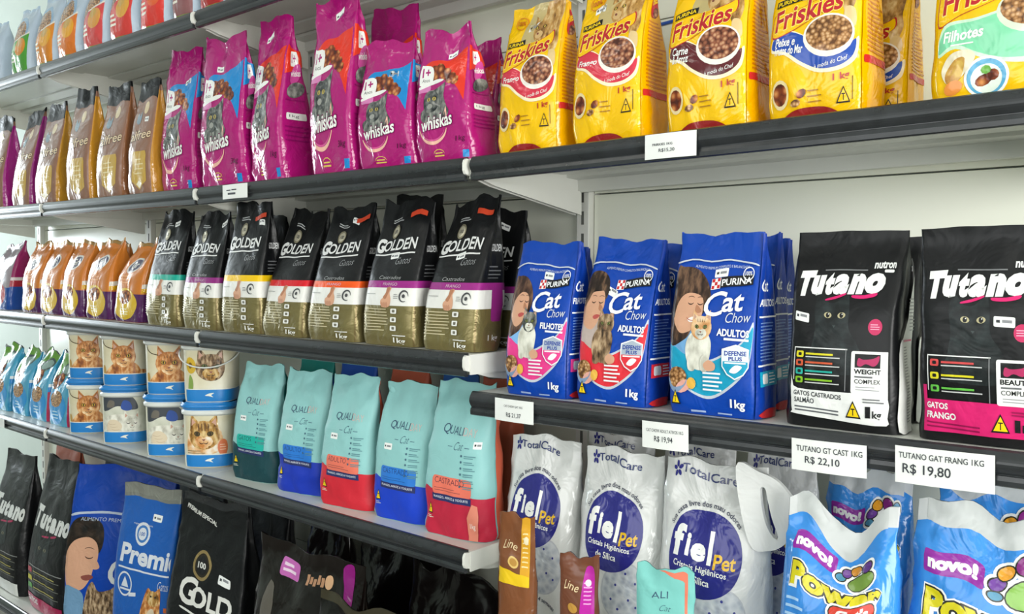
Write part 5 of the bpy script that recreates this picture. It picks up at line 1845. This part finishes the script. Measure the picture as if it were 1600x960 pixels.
bag('sack', 'black_sack', 'black sack with large golden seal and white letters', 'sack', None, pl('gb'), art_sack_gold(180), BLK, G('#2c2d2f', 'crinkle'), (66, 116, -.2), seed=23, yaw=.15, **dict(TALLB, wr=.005))
GRP = 'dark brown sacks on the bottom shelf'
bag('sack', 'dark_brown_sack', 'dark glossy brown sack with pink tag and magenta band', 'sack', GRP, pl('m1'), art_sack_brown(130, True), G('#130d0b', 'dark'), G('#150f0d', 'dark'), seed=24, **dict(PILLOW, wr=.006, wave=.006))
bag('sack', 'dark_brown_sack', 'dark glossy sack with yellow tag, lowest in front', 'sack', GRP, pl('m2'), art_sack_tag(130, '#d9c22a'), G('#0f0c0b', 'dark'), G('#3a3628', 'dark'), seed=25, **dict(PILLOW, wr=.006, wave=.010))
bag('sack', 'dark_brown_sack', 'dark sack in the shadow under the shelf end', 'sack', GRP, pl('m3'), None, G('#0e0b0a', 'dark'), G('#0e0b0a', 'dark'), seed=26, **dict(PILLOW, wr=.006, wave=.012))
bag('sack', 'dark_brown_sack', 'black shiny sack with folded top behind the pink tagged one', 'sack', GRP, pl('m4'), None, G('#0e0b0a', 'dark'), G('#0e0b0a', 'dark'), seed=27, **dict(PILLOW, wr=.006, wave=.012))
bag('sack', 'dark_brown_sack', 'black sack with a magenta corner, left behind the pink tagged one', 'sack', GRP, pl('m5'), None, G('#0e0b0a', 'dark'), G('#8f0f7a', 'gloss'), seed=28, **dict(PILLOW, wr=.006, wave=.008))

# --- right bay, lower shelf: white litter bags, blue litter bags
GRP = 'white crystal litter bags'
for k, ex in (('l1', 'leftmost in front'), ('l2', 'middle one in front'), ('l3', 'rightmost in front, beside the carrying handle'), ('lb1', 'behind, between the left and middle ones'), ('lb2', 'behind, between the middle and right ones'), ('lb3', 'behind the rightmost one')):
    bag('litter', 'litter_bag', 'white crystal litter bag with navy disc, ' + ex, 'bag', GRP, pl(k), art_litter(238, k == 'l3'), WBAG, WBAG, {'l2': (56, 130, .8), 'l3': (56, 82, -.02)}.get(k),
        seed=sum(map(ord, k)) + 2, **dict(PILLOW, wr=.0036, p=3.2, wave=.004, seal=.04))
GRP = 'blue litter bags'
for k, H, ex, sg in (('pc1', 258, 'crumpled, left one in front', .055), ('pc2', 228, 'smooth, right one in front at the photo edge', .004), ('pcb1', 258, 'standing behind the crumpled one', .0), ('pcb2', 228, 'standing behind the smooth one', .0)):
    bag('power', 'blue_litter_bag', 'sky blue litter bag with coloured paw, ' + ex, 'bag', GRP, pl(k), art_power(H, k == 'pc1'), PB, G('#d0d3d3', 'crinkle'), seed=sum(map(ord, k)),
        **dict(PILLOW, wr=.0055, p=3.4, wave=.008, seal=.06, sag=sg))
GRP = 'sample sachets hung before the litter bags'
for k, kd, c, ex, yw in (('sa1', 'yellow', '#7a4a2c', 'brown sachet with a yellow side stripe before the left white litter bag', .1), ('sa2', 'magenta', '#6b3f2c', 'brown sachet with a magenta side before the middle white litter bag', .35),
                         ('sa3', 'teal', '#76bdb6', 'small pale teal sachet with coral edge before the right white litter bag', .25)):
    bag('sachet', 'sample_sachet', ex, 'sachet', GRP, pl(k), art_sachet(kd, 385), G(c, 'crinkle' if kd != 'teal' else 'matte'), G(c, 'crinkle' if kd != 'teal' else 'matte'), yaw=yw, seed=sum(map(ord, k)), **dict(PILLOW, wr=.004, p=3))

bag('sachet', 'blue_packet', 'royal blue packet with a red end lying against the crumpled blue litter bag', 'packet', None, pl('bp'), None, G('#1b3fae', 'gloss'), G('#c0283a', 'gloss'), seed=33, **dict(PILLOW, wr=.003, p=4, seal=.15))


# --- carrying handle flap of the right litter bag stands as its part
def flap(parent_label):
    root = next(o for o in bpy.data.objects if o.get('label') == parent_label)
    out = spline([(.055, .456), (.09, .450), (.12, .435), (.146, .398), (.148, .369), (.131, .342), (.108, .326), (.075, .335)], 5)
    inn = spline([(x, z + .12) for x, z in ((.092, .303), (.099, .304), (.103, .285), (.109, .258), (.118, .230), (.113, .226), (.101, .245), (.094, .275))], 5)
    bm = bmesh.new()
    n = len(out)
    L = []
    for y in (-.004, .004):
        A = [bm.verts.new((x, y - .028 + .30 * (x - .05), z)) for x, z in out]
        B = [bm.verts.new((x, y - .028 + .30 * (x - .05), z)) for x, z in inn]
        L.append((A, B))
    for (A, B) in L:
        for i in range(n):
            bm.faces.new((A[i], A[(i + 1) % n], B[(i + 1) % n], B[i]))
    for j in (0, 1):
        for i in range(n):
            bm.faces.new((L[0][j][i], L[0][j][(i + 1) % n], L[1][j][(i + 1) % n], L[1][j][i]))
    bm_obj('carrying_handle', bm, WBAG, root, False)


flap('white crystal litter bag with navy disc, rightmost in front, beside the carrying handle')


# ---------------------------------------------------------------- pails with cat pictures
CREAM = mat('#d8d3bd', 'plast')
PBLUE = mat('#1f7cc4', 'plast')
PWHITE = mat('#d6d9d4', 'plast')


@memo
def art_pail(kind):
    H = 105
    a = Art(H, 16, 12, 20)
    wh = mat('#e4e3d8', 'plast')
    for fc in ('F', 'R'):
        a.on('picture_label', fc)
        if kind == 'sleep':
            a.rect(0, 3, 100, 104, patt('pale_blanket', ['#b9bba8', '#cfd0c0', '#dcdccf'], 'noise', 14, 'plast'))
        else:
            a.rect(0, 3, 100, 104, patt('cream_wall', ['#cfc6a6', '#dcd5bd', '#e3dfcf'], 'noise', 10, 'plast'))
    a.on('cat_picture')
    if kind == 'ginger':
        a.spl([(10, 22), (30, 44), (46, 52), (78, 50), (99, 34), (99, 21), (50, 20)], FUR_ORANGE)
        cat_face(a, 56, 62, 28, FUR_ORANGE, patt('pale_ginger_fur', ['#b9743c', '#d9a46a', '#ecd0a6'], 'noise', 55, 'plast'))
        a.poly(spline([(1, 103), (6, 92), (18, 84), (34, 80), (34, 78.4), (18, 82), (4, 90), (0.5, 99)], 3), mat('#4a3a22', 'plast'))
        a.ell(6, 34, 7, 10, mat('#b9924a', 'plast'), .2, 12)
        a.on('cat_picture', 'R')
        a.spl([(0, 21), (0, 34), (30, 30), (50, 21)], FUR_ORANGE)
        a.rect(46, 34, 66, 52, mat('#8fa0c4', 'plast')).rect(52, 38, 60, 46, mat('#3a4a8a', 'plast'))
    elif kind == 'sleep':
        a.spl([(0.5, 72), (0.5, 103), (40, 104), (74, 100), (90, 76), (70, 72), (44, 80), (18, 70)], mat('#3f444c', 'plast'))
        a.spl([(50, 76), (56, 92), (70, 88), (74, 74), (62, 70)], mat('#2f4f9a', 'plast'))
        a.spl([(16, 78), (24, 92), (36, 90), (34, 78)], mat('#6b655c', 'plast'))
        a.spl([(6, 26), (6, 50), (24, 60), (56, 62), (86, 56), (98, 44), (98, 24)], FUR_WHITE)
        cat_face(a, 74, 44, 20, FUR_WHITE, FUR_WHITE, '#888866', 1, True)
        a.spl([(16, 28), (22, 48), (40, 50), (52, 38), (44, 26)], mat('#d9c9ae', 'plast'))
        for x, y in ((30, 44), (34, 38), (38, 32)):
            a.arc(x, y, 10, 1.4, 200, 330, mat('#a98a68', 'plast'), 4, 8)
    elif kind == 'tabby':
        a.spl([(8, 30), (12, 66), (30, 84), (66, 84), (84, 60), (80, 34), (50, 24)], FUR_GINGER)
        cat_face(a, 46, 62, 32, FUR_TAN, FUR_GINGER, '#5a4a20')
        for x in (36, 42, 48, 54):
            a.rect(x, 70, x + 2, 84, mat('#6a4a2a', 'plast'))
        a.lines(8, 22, 50, 34, 3, mat('#8a7a5a', 'plast'), 1.4)
        a.on('printed_badge', 'F').ell(86, 38, 13, 16, mat('#d9764a', 'plast'), 0, 20)
        a.lines(78, 32, 94, 46, 3, mat('#f0c4a8', 'plast'), 1.4)
    else:
        cat_face(a, 60, 66, 30, FUR_BROWN, FUR_TAN, '#6a7a3a')
        a.ell(18, 70, 13, 16, mat('#c9a42a', 'plast'), .3, 14).ell(18, 70, 5, 6, mat('#7a5a20', 'plast'), 0, 10)
        a.spl([(10, 24), (16, 52), (24, 40), (22, 22)], mat('#7f9a4a', 'plast'))
    for fc in ('F', 'R'):
        a.on('blue_band', fc)
        a.rect(0, 1.5, 100, 24, PBLUE)
        a.rect(0, 24, 100, 25.6, wh)
    a.on('brand_mark')
    a.spl([(48, 13), (56, 17), (66, 18), (60, 14), (64, 10), (56, 12)], wh, 3)
    return a


def pail(kind, label, x, y, z, yaw, hand='back', lidh=.021):
    t = thing('litter_pail', label, 'pail', (x, y, z + .0014), yaw, 'cat picture pails')
    w, h = .146, .156
    flat = dict(p=3.0, seal=.06, bulge=0, gus=0, wr=0.0, wave=0,
                bprof=([0, .02, .06, .9, 1], [.93, .955, .96, .995, 1]), aprof=([0, .02, .06, .9, 1], [.93, .955, .96, .995, 1]))
    art = art_pail(kind)
    f = Film(w, h, w, w / 2, 0, 1, 0, art=art, **flat)
    grid_mesh('tub', f, 0, f.nv, CREAM, t, cap0=True, cap1=True)
    art_meshes(f, art, t)
    lf = dict(flat, bprof=([0, .2, .22, .7, .72, 1], [1.02, 1.02, 1.10, 1.10, 1.06, 1.04]), aprof=([0, .2, .22, .7, .72, 1], [1.02, 1.02, 1.10, 1.10, 1.06, 1.04]))
    L = Film(w, lidh, w, w / 2, 0, 1, 0, art=Art(10, 16, 12, 10), **lf)
    L.P[:, :, 2] += h - .004
    L.P[:, :, 2] += .010
    grid_mesh('lid', L, 0, L.nv, PBLUE, t, cap0=True, cap1=True)
    R = Film(w, .016, w, w / 2, 0, 1, 0, art=Art(10, 16, 12, 10), **dict(lf, bprof=([0, .15, .16, .8, .82, 1], [1.0, 1.01, 1.075, 1.075, 1.03, 1.03]), aprof=([0, .15, .16, .8, .82, 1], [1.0, 1.01, 1.075, 1.075, 1.03, 1.03])))
    R.P[:, :, 2] += h - .010
    grid_mesh('rim', R, 0, R.nv, PWHITE, t, cap0=True, cap1=True)
    bm = bmesh.new()                                             # wire handle lying against the front of the tub
    pts = []
    for k in range(19):
        a = math.pi * k / 18
        pts.append((-.084 * math.cos(a), (-.012 - .074 * math.sin(a) ** .8) * (1 if hand == 'front' else -1), h - .012 - .045 * math.sin(a)))
    add_tube(bm, pts, .0022, 6)
    bm_obj('handle', bm, PWHITE, t, True)
    return t


PX = [(.125, .10), (.375, .10), (.66, .10), (.880, .10)]
for (x, y), kd, lab in zip(PX, ('ginger', 'sleep', 'sleep', 'tabby'), ('cream litter pail with ginger cat picture, leftmost of the lower row', 'cream litter pail with sleeping white cat picture, second in the lower row',
                           'cream litter pail with sleeping white cat picture, third in the lower row', 'cream litter pail with tabby face and orange badge, rightmost of the lower row')):
    pail(kd, lab, x, y, SZ[4] + tilt_at(x), .80)
for (x, y), kd, lab in zip(PX, ('ginger', 'ginger', 'ginger', 'flower'), ('cream litter pail with ginger cat picture, leftmost of the upper row', 'cream litter pail with ginger cat picture, second in the upper row',
                           'cream litter pail with ginger cat picture, third in the upper row', 'cream litter pail with tabby cat and yellow flower, rightmost of the upper row')):
    pail(kd, lab, x + .004, y, SZ[4] + tilt_at(x) + .1845, .80, 'front' if kd == 'flower' else 'back')

# ---------------------------------------------------------------- price cards on the shelf fronts
PAPER = mat('#e9ebe8', 'paper')
PINK = mat('#3c3e44', 'paper')


def price_card(label, x, lv, w, h, lines_, drop=.002, roll=0.0):
    z = SZ[lv] + tilt_at(x)
    t = thing('price_card', label, 'price card', (x, -.0150, z - drop), 0, 'price cards on the shelf fronts', 0, roll)
    bm = bmesh.new()
    n = 10
    pts = [(w * (k / n - .5), -.0022 * math.sin(math.pi * k / n)) for k in range(n + 1)]
    V = [[[bm.verts.new((px, py + dy, zz)) for zz in (0, -h)] for px, py in pts] for dy in (0, .0006)]
    for k in range(n):
        bm.faces.new((V[0][k][0], V[0][k + 1][0], V[0][k + 1][1], V[0][k][1]))
        bm.faces.new((V[1][k][0], V[1][k + 1][0], V[1][k + 1][1], V[1][k][1]))
        for j in (0, 1):
            bm.faces.new((V[0][k][j], V[0][k + 1][j], V[1][k + 1][j], V[1][k][j]))
    for k in (0, n):
        bm.faces.new((V[0][k][0], V[0][k][1], V[1][k][1], V[1][k][0]))
    bm_obj('card', bm, PAPER, t)
    vs, fs = [], []
    for s, x0, y0, x1, y1, b in lines_:
        if s is None:
            v = np.array([(0, 0), (1, 0), (1, 1), (0, 1)], float)
            f = [(0, 1, 2, 3)]
        else:
            v, f = text_mesh(s, b, 0)
        lo, hi = v.min(0), v.max(0)
        q = (v - lo) / np.maximum(hi - lo, 1e-6)
        o = len(vs)
        for a, c in q:
            px = w * (x0 + a * (x1 - x0) - .5)
            vs.append((px, -.0022 * math.sin(math.pi * (px / w + .5)) - .0005, -h * (1 - (y0 + c * (y1 - y0)))))
        fs += [tuple(i + o for i in q2) for q2 in f]
    me = bpy.data.meshes.new('lettering')
    me.from_pydata(vs, [], fs)
    me.materials.append(PINK)
    link(bpy.data.objects.new('lettering', me), t)


price_card('white price card reading R$15,30 under the yellow bags', 2.452, 2, .094, .040, [('FRIRKIES 1KG', .16, .52, .56, .62, .01), ('R$15,30', .29, .24, .60, .40, .01)], .0012, .0)
price_card('white price card reading R$ 21,37, under the pink panelled bag', 2.124, 5, .094, .042, [('CAT CHOW GAT 1KG', .26, .64, .74, .74, .0), ('R$ 21,37', .32, .18, .70, .40, .01)], .003, .0)
price_card('white price card reading R$ 19,94 under the turquoise panelled blue bag', 2.447, 5, .086, .044, [('CAT CHOW ADULT ATIVOS 1KG', .10, .62, .90, .74, .0), ('R$ 19,94', .28, .24, .68, .48, .01)], .012, -.02)
price_card('white price card reading R$ 22,10 under the white panelled black pouch', 2.715, 5, .108, .046, [('TUTANO GT CAST 1KG', .07, .62, .95, .80, .01), ('R$ 22,10', .19, .22, .66, .48, .01)], .011, -.02)
price_card('large white price card reading R$ 19,80 under the pink panelled black pouch', 2.868, 5, .122, .050, [('TUTANO GAT FRANG 1KG', .04, .68, .90, .84, .01), ('R$ 19,80', .08, .24, .58, .54, .01)], .004, -.02)
price_card('small faded white price card under the tall magenta bag at the seam', 1.195, 2, .112, .036, [(None, .18, .56, .36, .64, 0), (None, .40, .58, .60, .66, 0), (None, .24, .28, .56, .42, 0)], .002, .0)
price_card('small grey price card on the lower shelf, under the turquoise pouches', -.43, 4, .14, .032, [(None, .2, .5, .7, .58, 0)], .008, .0)

# ---------------------------------------------------------------- blue cable along the back panel
bm = bmesh.new()
cp = [(1.30, .392, CZ + .50), (1.5, .393, CZ + .49), (1.7, .392, CZ + .485), (1.85, .39, CZ + .487), (1.95, .392, CZ + .505), (2.15, .392, CZ + .515), (2.4, .392, CZ + .53), (2.75, .392, CZ + .55)]
add_tube(bm, [(q[0], SD + .030, q[2]) for q in cp], .0036, 8)
tag(bm_obj('cable', bm, mat('#2a55b0', 'plast'), None, True), 'thin blue cable running along the back panels above the magenta bags', 'cable')
